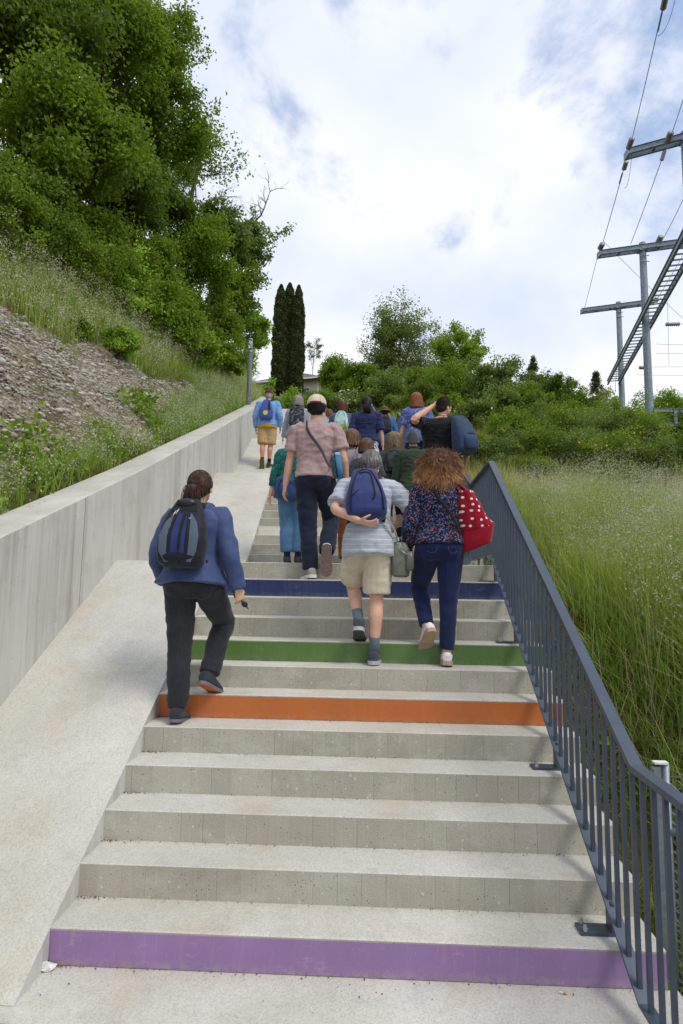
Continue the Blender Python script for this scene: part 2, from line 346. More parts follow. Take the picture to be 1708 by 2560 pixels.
MAT['stone'] = stonemat()
# ------------------------------------------------------------------ the path: five flights bending slowly to the left
TRD = 0.269
# (Y of first riser left, right, base level, riser height, Y of last riser left, right)
FL = [(0.0, 0.0, 0.0, .16, 2.959, 2.959), (4.44, 4.5, 1.92, .14, 7.40, 7.75), (8.87, 9.4, 3.60, .14, 11.83, 12.9),
      (13.3, 14.5, 5.28, .14, 16.26, 17.9), (17.73, 19.5, 6.96, .14, 20.7, 22.6)]
ys_ = [-9, 0, 4.44, 6.05, 7.4, 11.83, 16.26, 20.7, 26, 40]
def xs(Y): return float(np.interp(Y, ys_, [0, 0, 0, -.10, -.16, -.45, -.62, -1.1, -2.6, -8]))      # ramp | stairs
def xw(Y): return float(np.interp(Y, [-9, 3.5, 7.4, 11.83, 16.26, 20.7, 26, 40], [-1.03, -1.03, -1.2, -1.45, -1.75, -2.5, -4.2, -10]))
def xr(Y): return float(np.interp(Y, [-9, 0, 4.44, 8, 13, 18, 22.7, 27, 40], [2.756, 2.756, 2.86, 2.72, 2.46, 2.18, 1.68, .9, -4]))
def wt(Y): return 1.62+.375*Y if Y < 17 else 7.995+.30*(Y-17)      # top of the left wall
def zpath(x, Y):
    """walking level on the stairs"""
    u = min(1, max(0, (x-xs(Y))/(xr(Y)-xs(Y)))); z = 0
    for a, b, z0, h, c, d in FL:
        y0 = a*(1-u)+b*u; y1 = c*(1-u)+d*u
        if Y >= y0-1e-6: z = z0+h*min(12, int((Y-y0)/((y1-y0)/11)+1e-6)+1)
    return z
def zramp(Y):
    z = 0
    for a, b, z0, h, c, d in FL: z += 12*h*min(1, max(0, (Y-a+TRD)/(c-a+TRD)))
    return z
def zline(Y):
    return float(np.interp(Y, [-30, -.27, 2.96, 4.2, 7.6, 9.0, 12.4, 13.9, 17.1, 18.6, 21.6, 24, 46, 90, 400], [0, 0, 1.92, 1.95, 3.6, 3.62, 5.28, 5.3, 6.96, 7.0, 8.64, 9.0, 16.9, 19, 19]))

panels = {(0, 1): ('purple', (146, 116, 160)), (0, 6): ('orange', (186, 104, 48)), (0, 8): ('green', (86, 118, 58)), (0, 11): ('dark blue', (40, 54, 98)),
          (1, 4): ('cream white', (222, 220, 204)), (1, 9): ('red', (196, 52, 58)), (1, 10): ('brown', (188, 132, 100)), (2, 2): ('lemon yellow', (216, 214, 92)),
          (2, 7): ('blue', (60, 90, 150)), (3, 5): ('red', (196, 52, 58))}
PM = {}
flight_names = ['lowest concrete stair flight with purple, orange, green and blue painted risers', 'second stair flight with a cream white and a red riser beside the ramp',
                'third stair flight under the woman in the floral skirt', 'fourth stair flight above the third landing', 'topmost stair flight']
for fi, (a, b, z0, h, c, d) in enumerate(FL):
    mb = MB(); ch = .006
    nx = FL[fi+1] if fi < 4 else (23.5, 25.5)
    root = None; P = []
    for i in range(12):
        yl = a+(c-a)/11*i; yr = b+(d-b)/11*i; zb = z0+h*i; zt = zb+h
        if i < 11: yl2 = a+(c-a)/11*(i+1); yr2 = b+(d-b)/11*(i+1)
        else: yl2, yr2 = nx[0], nx[1]
        xl, xe, xl2, xe2 = xs(yl), xr(yr), xs(yl2), xr(yr2)
        xl -= .02; xl2 -= .02
        mb.add([(xl, yl, zb-.02), (xe, yr, zb-.02), (xe, yr, zt-ch), (xl, yl, zt-ch)], [(0, 1, 2, 3)], 0)
        mb.add([(xl, yl, zt-ch), (xe, yr, zt-ch), (xe, yr+ch, zt), (xl, yl+ch, zt)], [(0, 1, 2, 3)], 1)
        mb.add([(xl, yl+ch, zt), (xe, yr+ch, zt), (xe2, yr2, zt), (xl2, yl2, zt)], [(0, 1, 2, 3)], 1)
        mb.add([(xe, yr, zt-ch), (xe, yr, zb-1.2), (xe2, yr2, zb-1.2), (xe2, yr2, zt)], [(0, 1, 2, 3)], 0)
        if (fi, i+1) in panels: P.append((i+1, yl, yr, zb, zt, xl+.025, xe-.002))
    o = mb.build('stairs', [MAT['riser'], MAT['tread']]); tag(o, flight_names[fi], 'stairs', kind='structure')
    for k, yl, yr, zb, zt, x0, x1 in P:
        nm, rgb = panels[(fi, k)]
        if nm not in PM: PM[nm] = paint(nm+' riser paint', rgb, .3 if nm == 'purple' else .12)
        p = MB(); t = .005; z1, z2 = zb+.004, zt-.012
        p.add([(x0, yl-t, z1), (x1, yr-t, z1), (x1, yr-t, z2), (x0, yl-t, z2), (x0, yl-.0005, z1), (x1, yr-.0005, z1), (x1, yr-.0005, z2), (x0, yl-.0005, z2)],
              [(0, 1, 2, 3), (4, 7, 6, 5), (3, 2, 6, 7), (0, 4, 5, 1), (0, 3, 7, 4), (1, 5, 6, 2)])
        q = p.build('riser_panel', PM[nm], o); tag(q, nm+' painted riser')
# ramp beside the stairs (plane through the nosings, flat at the landings)
mb = MB(); Ys = [-.269]
for a, b, z0, h, c, d in FL: Ys += list(np.linspace(a-TRD if a > 0 else -.269, c, 13)[(1 if a == 0 else 0):])
Ys += [23.5, 27]; Ys = sorted(set(round(y, 4) for y in Ys))
mb.add([(xw(y)-.05, y, zramp(y)+.002) for y in Ys]+[(xs(y), y, zramp(y)+.002) for y in Ys], [(i, i+len(Ys), i+1+len(Ys), i+1) for i in range(len(Ys)-1)], 0)
mb.add([(xs(y), y, zramp(y)+.002) for y in Ys]+[(xs(y), y, zramp(y)-.45) for y in Ys], [(i, i+len(Ys), i+1+len(Ys), i+1) for i in range(len(Ys)-1)], 1)
tag(mb.build('ramp', [MAT['tread'], MAT['wall']]), 'pale concrete ramp between the left wall and the stairs', 'ramp', kind='structure')
# floor in front with its joint
mb = MB(); j0 = at(0, 2524, -.4); 
zf = .0
def joint(x): return -.36-.045*(x+.2)
mb.add([(-2.2, joint(-2.2)+.005, zf), (2.80, joint(2.8)+.005, zf), (2.80, .0, zf), (-2.2, .0, zf)], [(0, 1, 2, 3)])
mb.add([(-2.2, -12, zf), (2.80, -12, zf), (2.80, joint(2.8)-.005, zf), (-2.2, joint(-2.2)-.005, zf)], [(0, 1, 2, 3)])
mb.add([(-2.2, -12, zf-.012), (2.80, -12, zf-.012), (2.80, 0, zf-.012), (-2.2, 0, zf-.012)], [(0, 1, 2, 3)])
mb.add([(2.80, -12, zf), (2.80, -12, -.4), (2.80, .0, -.4), (2.80, 0, zf)], [(0, 1, 2, 3)])
tag(mb.build('pavement', MAT['tread']), 'pale aggregate concrete pavement at the foot of the stairs', 'pavement', kind='structure')
# left wall
def build_wall():
    mb = MB(); Y = sorted(set([-9.0]+list(np.arange(-3, 26.1, .5))+[3.5, 7.4])); n = len(Y); V = []
    for y in Y: V.append((xw(y), y, zline(y)-.6))
    for y in Y: V.append((xw(y), y, wt(y)-.012))
    for y in Y: V.append((xw(y)-.014, y, wt(y)))
    for y in Y: V.append((xw(y)-.36, y, wt(y)-.005))
    for y in Y: V.append((xw(y)-.372, y, wt(y)-.02))
    for y in Y: V.append((xw(y)-.372, y, wt(y)-1.4))
    F = []; Mi = []
    for k in range(5):
        for i in range(n-1): F.append((k*n+i, k*n+i+1, (k+1)*n+i+1, (k+1)*n+i)); Mi.append(1 if k in (1, 2, 3) else 0)
    o = mesh_obj('retaining_wall', V, F, [MAT['wall'], MAT['walltop']], midx=Mi)
    tag(o, 'long streaked concrete wall rising along the left side of the ramp', 'wall', kind='structure')
    o.data.flip_normals()
build_wall()
# low striped parapet at the head of the ramp
r = empty('parapet', (-1.9, 22.6, 8.6), 0, 'low concrete parapet with red, pale green and blue stripes at the top of the ramp', 'parapet')
pb = MB(); pb.box((0, 0, .25), (2.6, .3, .50)); pb.build('wall', MAT['walltop'], r)
for nm, rgb, z in (('red', (200, 70, 66), .40), ('pale green', (190, 214, 190), .27), ('pale blue', (138, 150, 176), .16)):
    s = MB(); s.box((0, -.153, z), (2.56, .006, .085)); tag(s.build('stripe', simple(nm+' stripe paint', rgb), r), nm+' painted stripe')

# ------------------------------------------------------------------ ground
def xout(Y): return xw(Y)-.36
def H(x, Y):
    Y = float(Y); xo, xe = xout(Y), xr(Y); z0 = zline(Y)
    if x <= xo:
        d = xo-x; base = wt(Y)-.10 if Y < 26 else max(wt(26)-.1, z0-.2)
        n = noise.noise(Vector((x*.6, Y*.6, 1.3)))*.22+noise.noise(Vector((x*2.3, Y*2.3, 4)))*.05
        s = 1.02*min(d, 9)+.35*max(0, min(d, 40)-9)
        s *= float(np.interp(Y, [-6, 18, 26, 40], [1, .95, .6, .15]))
        return base+s+n*min(1, d/.8)
    if x >= xe:
        d = x-xe; n = noise.noise(Vector((x*.5, Y*.5, 7)))*.25+noise.noise(Vector((x*2, Y*2, 2)))*.05
        dip = float(np.interp(Y, [-6, .3, 1.5, 3.5], [.45, .75, .6, .1]))
        e = z0-.12-dip*(1-max(0, min(1, (d-.5)/.9)))-.10*min(1, d/.5)
        s = .34*max(0, min(d-.6, 3.4))*float(np.interp(Y, [1.5, 4, 6, 8, 10, 13, 30], [.9, .2, -.25, -.2, 0, 0, -.2])); s -= .30*max(0, d-5.5) if Y < 40 else .05*max(0, d-5.5)
        s = max(s, -9)
        return e+s*float(np.interp(Y, [-6, 1, 30], [.55, 1, .8]))+n*min(1, d/1.2)
    return z0-.55 if Y > -.3 else -.45
def build_ground():
    us = np.concatenate([[-300, -150, -80, -50, -36], np.arange(-26, -10, 1.0), np.arange(-10, -1.6, .3), [-1.42, -1.39, -1.36, -1.2], [0, 1.4, 2.75], [2.90, 2.95], np.arange(3.2, 10, .3), np.arange(10, 26, 1.0), [36, 50, 80, 150, 300]])
    Ys = np.concatenate([[-300, -120, -60, -30, -15, -9, -6, -4, -3, -2, -1.2, -.8, -.4], np.arange(-.27, 26, .35), np.arange(26, 46, 1.0), np.arange(46, 90, 6), [120, 200, 400, 900]])
    V = []; n = len(us)
    for Y in Ys:
        Yc = min(max(Y, -9), 40); xo, xe = xout(Yc), xr(Yc)
        for u in us:
            if u <= -1.39: x = xo+(u+1.38)
            elif u >= 2.90: x = xe+(u-2.89)
            else: x = xo+.05+(xe-xo-.08)*(u+1.36)/(2.75+1.36) if u < 2.8 else xe
            V.append((x, Y, H(x, min(max(Y, -30), 400))))
    F = [(i*n+j, i*n+j+1, (i+1)*n+j+1, (i+1)*n+j) for i in range(len(Ys)-1) for j in range(n-1)]
    # scree on part of the left slope
    Mi = []
    for f in F:
        cx = sum(V[k][0] for k in f)/4; cy = sum(V[k][1] for k in f)/4
        Mi.append(1 if scree(cx, cy) > 0 else 0)
    o = mesh_obj('ground', V, F, [MAT['soil'], MAT['scree']], smooth=True, midx=Mi); tag(o, 'earth slopes on both sides of the stairs', 'ground', kind='structure')
def scree(x, Y):
    """>0 on the bare stony part of the left slope"""
    d = xout(Y)-x
    if d < 0 or Y > 10.5: return -1
    lo = float(np.interp(Y, [-4, 3, 5, 7, 9, 11.5], [.05, .18, .22, .45, .62, 1.0]))
    hi = float(np.interp(Y, [-4, 2, 4, 5, 7, 9, 11.5], [3.2, 2.9, 2.45, 2.1, 1.6, 1.05, .7]))
    n = noise.noise(Vector((x*1.5, Y*1.1, 5)))*.22
    return min(d-lo+n, hi-d+n)
build_ground()

# ------------------------------------------------------------------ railing
def rail_section(root, A, B, nb, budget, posts, h_top=1.0):
    """A,B points of the bottom bar; posts: fractions"""
    A, B = np.array(A, float), np.array(B, float)
    mb = MB(); mb.beam(A+(0, 0, h_top-.09), B+(0, 0, h_top-.09), .055, .028); mb.build('top_rail', MAT['rail'], root)
    mb = MB(); mb.beam(A, B, .055, .012); mb.build('bottom_rail', MAT['rail'], root)
    rest = MB()
    for i in range(nb):
        p = A+(B-A)*(i+.5)/nb; q = p+(0, 0, h_top-.10)
        if budget[0] > 0:
            m = MB(); m.beam(p-(0, 0, .004), q, .018, .018, up=(0, 1, 0)); m.build('baluster', MAT['rail'], root); budget[0] -= 1
        else: rest.beam(p, q, .018, .018, up=(0, 1, 0))
    if rest.n: tag(rest.build('balusters', MAT['rail'], root), kind='stuff')
    for f, zb in posts:
        p = A+(B-A)*f; zb = zb if zb is not None else zpath(p[0], p[1])
        m = MB(); m.beam((p[0], p[1], zb+.008), (p[0], p[1], p[2]), .014, .07, up=(0, 1, 0)); po = m.build('post', MAT['rail'], root)
        m = MB(); m.box((p[0]-.065, p[1], zb+.008), (.17, .085, .012)); m.build('base_plate', MAT['rail'], po)
        for dy in (-.028, .028):
            m = MB(); c = np.array([p[0]-.125, p[1]+dy, zb+.015]); m.tube([c, c+(0, 0, .014)], .013, 6); m.tube([c+(0, 0, .014), c+(0, 0, .026)], .008, 8); m.build('bolt', MAT['bolt'], po)
railing = empty('railing', (2.6, 0, 0), 0, 'slate blue steel railing with slim vertical bars up the right side of the stairs', 'railing')
railing.location = (0, 0, 0)
budget = [90]
HB = .10
rr = lambda Y: xr(Y)-.15
rail_section(railing, (2.56, -.23, .08), (2.645, 2.959, 1.92+HB), 31, budget, [(.113, .16), (.37, .64), (.70, 1.28), (.955, 1.76)])
rail_section(railing, (2.645, 2.959, 1.92+HB), (2.715, 4.40, 1.92+HB), 14, budget, [(.3, 1.92), (.65, 1.92)])
rail_section(railing, (2.56, -.23, .08), (2.53, -1.35, .08), 11, budget, [(.6, 0)], 1.0)
budget = [0]
pts = [(2.715, 4.40, 1.92), (rr(7.75), 7.75, 3.60), (rr(9.3), 9.3, 3.60), (2.29, 13.0, 5.28), (2.28, 14.4, 5.28), (2.04, 18.0, 6.96), (1.86, 19.4, 6.96), (1.53, 22.7, 8.64)]
labels = ['upper section of the slate blue railing beside the second flight', 'dark steel railing along the far flights, rising in saw-tooth peaks']
upper = empty('railing', (0, 0, 0), 0, labels[0], 'railing')
bud = [0]
for i in range(2):
    A = np.array(pts[i])+(0, 0, HB); B = np.array(pts[i+1])+(0, 0, HB)
    rail_section(upper, A, B, int(np.linalg.norm(B-A)/.11), bud, [(.3, None), (.8, None)])
far = empty('railing', (0, 0, 0), 0, labels[1], 'railing')
for i in range(2, 7):
    A = np.array(pts[i])+(0, 0, HB); B = np.array(pts[i+1])+(0, 0, HB)
    rail_section(far, A, B, int(np.linalg.norm(B-A)/.10), bud, [(.3, None)])
top = empty('railing', (0, 0, 0), 0, 'topmost railing turning left behind the woman with the mint backpack', 'railing')
q = [(1.53, 22.7, 8.64), (.85, 25.8, 8.7), (-.50, 27.6, 9.75), (-1.1, 28.6, 9.75)]
for i in range(3):
    A = np.array(q[i])+(0, 0, HB); B = np.array(q[i+1])+(0, 0, HB)
    rail_section(top, A, B, int(np.linalg.norm(B-A)/.10), bud, [(.3, zline(A[1])-.4)])

# ------------------------------------------------------------------ galvanised fence at the right edge
FX, FY = 3.06, .62
fence = empty('wire_fence', (FX, FY, -.54), 0, 'galvanised chain-link fence with white capped post behind the railing', 'fence')
def fb(m, nm, mat, sm=False): return m.build(nm, mat, fence, sm)
f = MB(); f.box((-.03, 0, .62), (.055, .006, 1.36)); f.box((-.055, -.022, .62), (.006, .045, 1.36)); fb(f, 'angle_post', MAT['galv'])
f = MB(); f.tube([(.03, .015, -.3), (.03, .015, 1.31)], .021, 12); fb(f, 'round_post', MAT['galv'], True)
f = MB(); f.box((0, .01, 1.32), (.075, .04, .012)); fb(f, 'post_cap', simple('white plastic', (232, 232, 230)))
FD = np.array([2.4, -.9, 0])
f = MB(); f.tube([(.03, .01, .96), FD+(0, 0, .96)], .021, 12); f.tube([(.03, .01, 1.25), FD+(0, 0, 1.25)], .004, 5); fb(f, 'horizontal_tube', MAT['galv'], True)
f = MB(); nn = 46
for i in range(-24, nn+24):
    for sgn in (1, -1):
        k0 = 0; k1 = 24
        u0 = i/nn; u1 = (i+sgn*24)/nn
        # clip to 0..1
        t0, t1 = 0.0, 1.0
        if sgn > 0:
            t0 = max(0, (0-u0)/(u1-u0)); t1 = min(1, (1-u0)/(u1-u0))
        else:
            t0 = max(0, (1-u0)/(u1-u0)); t1 = min(1, (0-u0)/(u1-u0))
        if t1 <= t0: continue
        p = lambda t: FD*(u0+(u1-u0)*t)+np.array([.03, .015+.004*sgn, .03+1.2*t])
        f.tube([p(t0), p(t1)], .0018, 4)
fb(f, 'wire_mesh', MAT['galv'])

# ------------------------------------------------------------------ lamp on the left
lp = at(621, 1030, 13.2); lt = at(621, 847, 13.2)
lamp = empty('street_lamp', (lp[0], lp[1], lp[2]-.9), 0, 'slim grey lamp column with a clear glass top behind the left wall', 'street lamp')
hh = lt[2]-lp[2]+.9; rr_ = .064
m = MB(); m.tube([(0, 0, -.4), (0, 0, hh-.42)], rr_, 20); m.build('pole', simple('dark grey lamp paint', (98, 102, 108), .5), lamp, True)
m = MB(); m.tube([(0, 0, hh-.42), (0, 0, hh-.36)], rr_*1.03, 20); m.build('collar', MAT['galv'], lamp, True)
m = MB(); m.tube([(0, 0, hh-.36), (0, 0, hh-.05)], rr_*.97, 20)
g = Mat('clear lamp glass', .05, .5); g.b.inputs['Transmission Weight'].default_value = .75; g.color(srgb(215, 225, 220)); m.build('glass', g.m, lamp, True)
m = MB(); m.tube([(0, 0, hh-.36), (0, 0, hh-.28)], .03, 12); m.build('lamp_core', MAT['wire'], lamp)
m = MB(); m.tube([(0, 0, hh-.05), (0, 0, hh)], [rr_*1.03, rr_*.95], 20); m.build('cap', MAT['pylon'], lamp, True)

# ------------------------------------------------------------------ house behind the cypresses
hc = at(712, 985, 44)
house = empty('house', (hc[0]+.3, 46, hc[2]-2.2), R_(-14), 'low house with a grey-brown tiled roof half hidden by the cypress', 'house')
m = MB(); m.box((0, 2, 1.9), (5.2, 6, 3.8)); m.build('wall', simple('cream render', (206, 198, 178)), house)
m = MB(); m.add([(-3.1, -1.6, 3.6), (3.1, -1.6, 3.6), (3.1, 5.6, 3.6), (-3.1, 5.6, 3.6), (-.4, 2, 5.3), (.4, 2, 5.3)], [(0, 1, 5, 4), (1, 2, 5), (2, 3, 4, 5), (3, 0, 4), (0, 3, 2, 1)])
def rooftile():
    m = Mat('weathered roof tiles', .85, .2); c = m.ramp(m.noise(2, 4), [(.3, srgb(88, 80, 72)), (.7, srgb(122, 112, 102))])
    bx = m.n('ShaderNodeSeparateXYZ', {0: m.co()}).outputs[2]; m.color(c); m.bump(m.math('FRACT', m.math('MULTIPLY', bx, 7.0)), .7, .03); return m.m
m.build('roof', rooftile(), house)
m = MB()
for s in (-1, 1): m.box((s*3.1, 2, 3.54), (.05, 7.2, .14))
m.box((0, -1.6, 3.54), (6.2, .05, .14)); m.build('fascia', simple('white fascia', (225, 225, 220)), house)
for x in (-1.2, 1.6):
    m = MB(); m.box((x, -1.02, 2.4), (.8, .06, 1.1)); w_ = m.build('window', simple('white window frame', (228, 228, 222)), house)
    m = MB(); m.box((x, -1.055, 2.4), (.66, .02, .96)); m.build('pane', simple('dark pane', (62, 72, 80), .1, .6), w_)

# ------------------------------------------------------------------ railway gantries, wires
def channel(mb, a, b, w, h, t=.012, up=(0, 0, 1)):
    """I section"""
    a = np.array(a, float); b = np.array(b, float); d = (b-a)/np.linalg.norm(b-a); r = np.cross(d, up); r /= np.linalg.norm(r); u = np.cross(r, d)
    mb.beam(a, b, t, h, up); mb.beam(a+u*h/2, b+u*h/2, w, t, up); mb.beam(a-u*h/2, b-u*h/2, w, t, up)
def insulator(p, d, L, r, group):
    d = np.array(d)/np.linalg.norm(d); pts = []; rad = []
    for k in range(15):
        pts.append(np.array(p)+d*L*k/14); rad.append(r*(1.0 if k % 2 else .62) if 0 < k < 14 else r*.4)
    m = MB(); m.tube(pts, rad, 10); return m
MAT['ins'] = simple('grey ceramic insulator', (150, 148, 146), .4, .5)
arm_dir = np.array([1.0, .12, .0]); arm_dir /= np.linalg.norm(arm_dir)
gant = []
gl = ['nearest T-shaped steel gantry, cut by the right edge of the view', 'tall T-shaped steel gantry in the middle, carrying the ladder beam', 'farthest T-shaped steel gantry left of the others']
for gi, (xp, ytop, Y, left_px, right_px, rad, ybot) in enumerate([(1712, 366, 18.5, (1566, 386), (1860, 306), .15, 900), (1606, 620, 24.5, (1497, 636), (1760, 600), .17, 1240), (1546, 764, 33.5, (1454, 778), (1640, 754), .17, 1150)]):
    a_ = at(*left_px, Y+.45); p1 = at(*right_px, 10.0); Yb = CAM[1]+(a_[2]-CAM[2])*(10.0-CAM[1])/(p1[2]-CAM[2]); b_ = at(*right_px, Yb)
    q1 = a_+(b_-a_)*(xp-left_px[0])/(right_px[0]-left_px[0]); T = at(xp, ytop, q1[1]); T[2] = q1[2]; x, y, zt = T; zb = min(H(x, y), at(xp, ybot, Y)[2])-1.0
    r = empty('gantry', (x, y, zb), 0, gl[gi], 'gantry')
    inv = Matrix.Translation((-x, -y, -zb))
    m = MB(); hgt = zt-zb; s8 = rad
    n_ = 10; V, F = loft([((x, y, zb), (s8*1.15, 0, 0), (0, s8*1.15, 0)), ((x, y, zt+.28), (s8*.82, 0, 0), (0, s8*.82, 0))], 16); m.add(V, F)
    for sx in (-1, 1): m.beam((x+sx*s8*1.0, y-.02, zb), (x+sx*s8*.82, y-.02, zt+.25), .03, .05, up=(0, 1, 0))
    o = m.build('mast', MAT['pylon'], r); o.matrix_parent_inverse = inv
    m = MB(); a, b = a_, b_
    for dz, dyy in ((0, -.17), (0, .17)):
        channel(m, a+(0, dyy, 0), b+(0, dyy, 0), .09, .22)
    L = np.linalg.norm(b-a)
    for k in np.linspace(.02, .98, 6 if gi else 5): p = a+(b-a)*k; m.beam(p+(0, -.17, 0), p+(0, .17, 0), .07, .07)
    m.beam(a+(.0, -.2, 0), a+(0, .2, 0), .03, .3)
    o = m.build('crossarm', MAT['pylon'], r); o.matrix_parent_inverse = inv
    for zz in (zt-.45, zt-.75):
        m = MB(); m.tube([(x-rad*1.25, y-rad*1.1, zz), (x+rad*1.25, y-rad*1.1, zz)], .02, 6); o = m.build('clamp_bar', MAT['pylon'], r); o.matrix_parent_inverse = inv
    m = MB(); m.box((x, y, zt-.14), (rad*2.3, rad*2.3, .05)); o = m.build('cap_plate', MAT['pylon'], r); o.matrix_parent_inverse = inv
    gant.append((a, b, T))
# ladder beam
A = at(1549, 955, 33.0); B = at(1712, 655, 19.5); zl = (A[2]+B[2])/2; A[2] = B[2] = zl
lad = empty('ladder_beam', tuple(A), 0, 'long dark steel ladder beam rising across the gantry masts', 'beam'); inv = Matrix.Translation(tuple(-A))
d = (B-A)/np.linalg.norm(B-A); side = np.array([d[1], -d[0], 0]); A2, B2 = A-d*.3, B+d*5
for s, nm in ((0, 'side_channel'), (.62, 'side_channel')):
    m = MB(); channel(m, A2+side*s, B2+side*s, .10, .26, .015); o = m.build(nm, MAT['pylon'], lad); o.matrix_parent_inverse = inv
L = np.linalg.norm(B2-A2); k = 0; 
for i in range(int(L/.42)):
    p = A2+d*(.3+.42*i); m = MB(); m.beam(p, p+side*.62, .05, .05); o = m.build('rung', MAT['pylon'], lad); o.matrix_parent_inverse = inv
# bracket frame to the right of the middle mast
c = at(1635, 1030, 24.3); br = empty('bracket_frame', tuple(c), 0, 'short double steel bracket frame low on the middle gantry mast', 'bracket'); inv = Matrix.Translation(tuple(-c))
m = MB(); channel(m, c+(0, 0, .1), c+(3, .3, .1), .1, .16); channel(m, c+(0, 0, -.55), c+(3, .3, -.55), .1, .16)
for k in (.1, 1.0, 2.0): m.beam(c+(k, .1, .1), c+(k, .1, -.55), .14, .1, up=(0, 1, 0))
o = m.build('frame', MAT['pylon'], br); o.matrix_parent_inverse = inv
# wires: photo pixels with depths, sagging a little
def wire(p1, Y1, p2, Y2, sag, label, r=.012, ins=None, cat='wire'):
    a = at(*p1, Y1); b = at(*p2, Y2); pts = [a+(b-a)*t-np.array([0, 0, sag*4*t*(1-t)]) for t in np.linspace(0, 1, 15)]
    m = MB(); m.tube(pts, r, 5); w = m.build('wire', MAT['wire']); tag(w, label, cat, 'overhead wires'); return a, b
wl = []
wire((1507, 608), 24.2, (1559, 424), 18.6, .04, 'black wire between the left ends of the middle and nearest crossarms', .014)
wire((1581, 345), 17.9, (1664, -12), 12.2, .05, 'long black wire from the top edge down to the nearest crossarm', .012)
wire((1577, 610), 24.4, (1655, 398), 18.6, .04, 'black wire from the middle of the nearest crossarm down to the middle one', .013)
wire((1680, 332), 17.9, (1730, 180), 14.0, .04, 'black wire leaving the nearest crossarm to the right edge', .012)
wire((1462, 768), 33.4, (1494, 640), 24.5, .05, 'thin wire between the left ends of the middle and far crossarms')
wire((1640, 752), 33.4, (1735, 590), 24.5, .05, 'thin wire from the far crossarm up to the right edge')
wire((1654, 604), 24.4, (1712, 490), 18.6, .05, 'short wire from the middle crossarm to the nearest mast')
wire((1510, 604), 24.4, (1740, 825), 30, .1, 'pale wire slanting down to the right behind the middle mast', .009)
for k, (y1, y2, lab) in enumerate([(860, 862, 'uppermost'), (883, 884, 'second'), (917, 916, 'third'), (937, 938, 'lowest')]):
    wire((1640 if k < 2 else 1592, y1), 31, (1760, y2), 31, .02, lab+' of the level wires right of the middle mast', .009)
wire((1669, 755), 27, (1673, 915), 27, 0, 'thin hanging wire below the ladder beam', .008)
wire((1545, 875), 32, (1533, 1050), 32, 0, 'thin cable hanging beside the far mast', .012)
def strain(p1, Y1, p2, Y2, r, label):
    a = at(*p1, Y1); b = at(*p2, Y2); d_ = b-a; L = np.linalg.norm(d_)
    m = insulator(a, d_, L, r, None); tag(m.build('insulator', MAT['ins'], None, True), label, 'insulator', 'insulators on the wires')
strain((1658, 22), 12.8, (1666, -15), 12.3, .09, 'ribbed grey insulator on the wire at the top edge')
strain((1571, 372), 18.3, (1581, 345), 17.9, .11, 'grey insulator above the left end of the nearest crossarm')
strain((1668, 356), 18.3, (1678, 330), 17.9, .12, 'grey insulator in the middle of the nearest crossarm')
strain((1560, 424), 18.5, (1566, 404), 18.2, .09, 'grey insulator hanging below the left end of the nearest crossarm')
strain((1654, 402), 18.5, (1662, 376), 18.4, .08, 'dark insulator under the middle of the nearest crossarm')
wire((1700, 810), 27, (1780, 809), 27, .01, 'level wire to the right edge from the dark ribbed insulator', .009)
strain((1500, 622), 24.3, (1507, 609), 24, .13, 'grey insulator at the left end of the middle crossarm')
strain((1645, 606), 24.3, (1653, 590), 24, .13, 'grey insulator right of the middle mast on its crossarm')
strain((1638, 754), 33.2, (1644, 745), 33, .16, 'grey insulator at the right end of the far crossarm')
strain((1664, 811), 27, (1700, 810), 27, .11, 'dark ribbed insulator right of the ladder beam')
strain((1598, 919), 31, (1615, 919), 31, .11, 'small ribbed insulator low beside the ladder beam')
wire((1556, 434), 18.75, (1549, 458), 19.3, 0, 'black clamp below the nearest crossarm', .03)
wire((1580, 384), 18.4, (1562, 470), 19.2, .35, 'loop of thin wire under the nearest crossarm', .008)
wire((1690, -10), 13.5, (1644, 90), 13.8, .3, 'loop of thin wire at the top right', .008)
wire((1645, 78), 13.3, (1656, 28), 12.6, 0, 'black clamp on the long wire at the top right', .022)
# old mossy wall in the right background
m = MB(); a = at(1600, 1150, 14.5); b = at(1760, 1290, 12.5)
for i in range(60):
    t = i/59; p = a+(b-a)*t; 
    for k in range(5):
        V, F = ellipsoid(p+np.array([random.uniform(-.1, .1), random.uniform(-.15, .15), -.14*k+random.uniform(-.04, .04)]), (.14, .16, .09), seg=8, rows=5)
        m.add(V, F)
tag(m.build('stone_wall', simple('mossy dark stone', (92, 84, 72), .95, .1, var=.45, nscale=5), None, True), 'old dark mossy stone wall at the right edge below the gantry', 'stone wall')
MAT['grassD'] = leafmat('brown bank grass', (138, 112, 74), (166, 146, 104), .3)
MAT['oat'] = leafmat('oat seed head', (172, 164, 128), (200, 194, 160), .3)
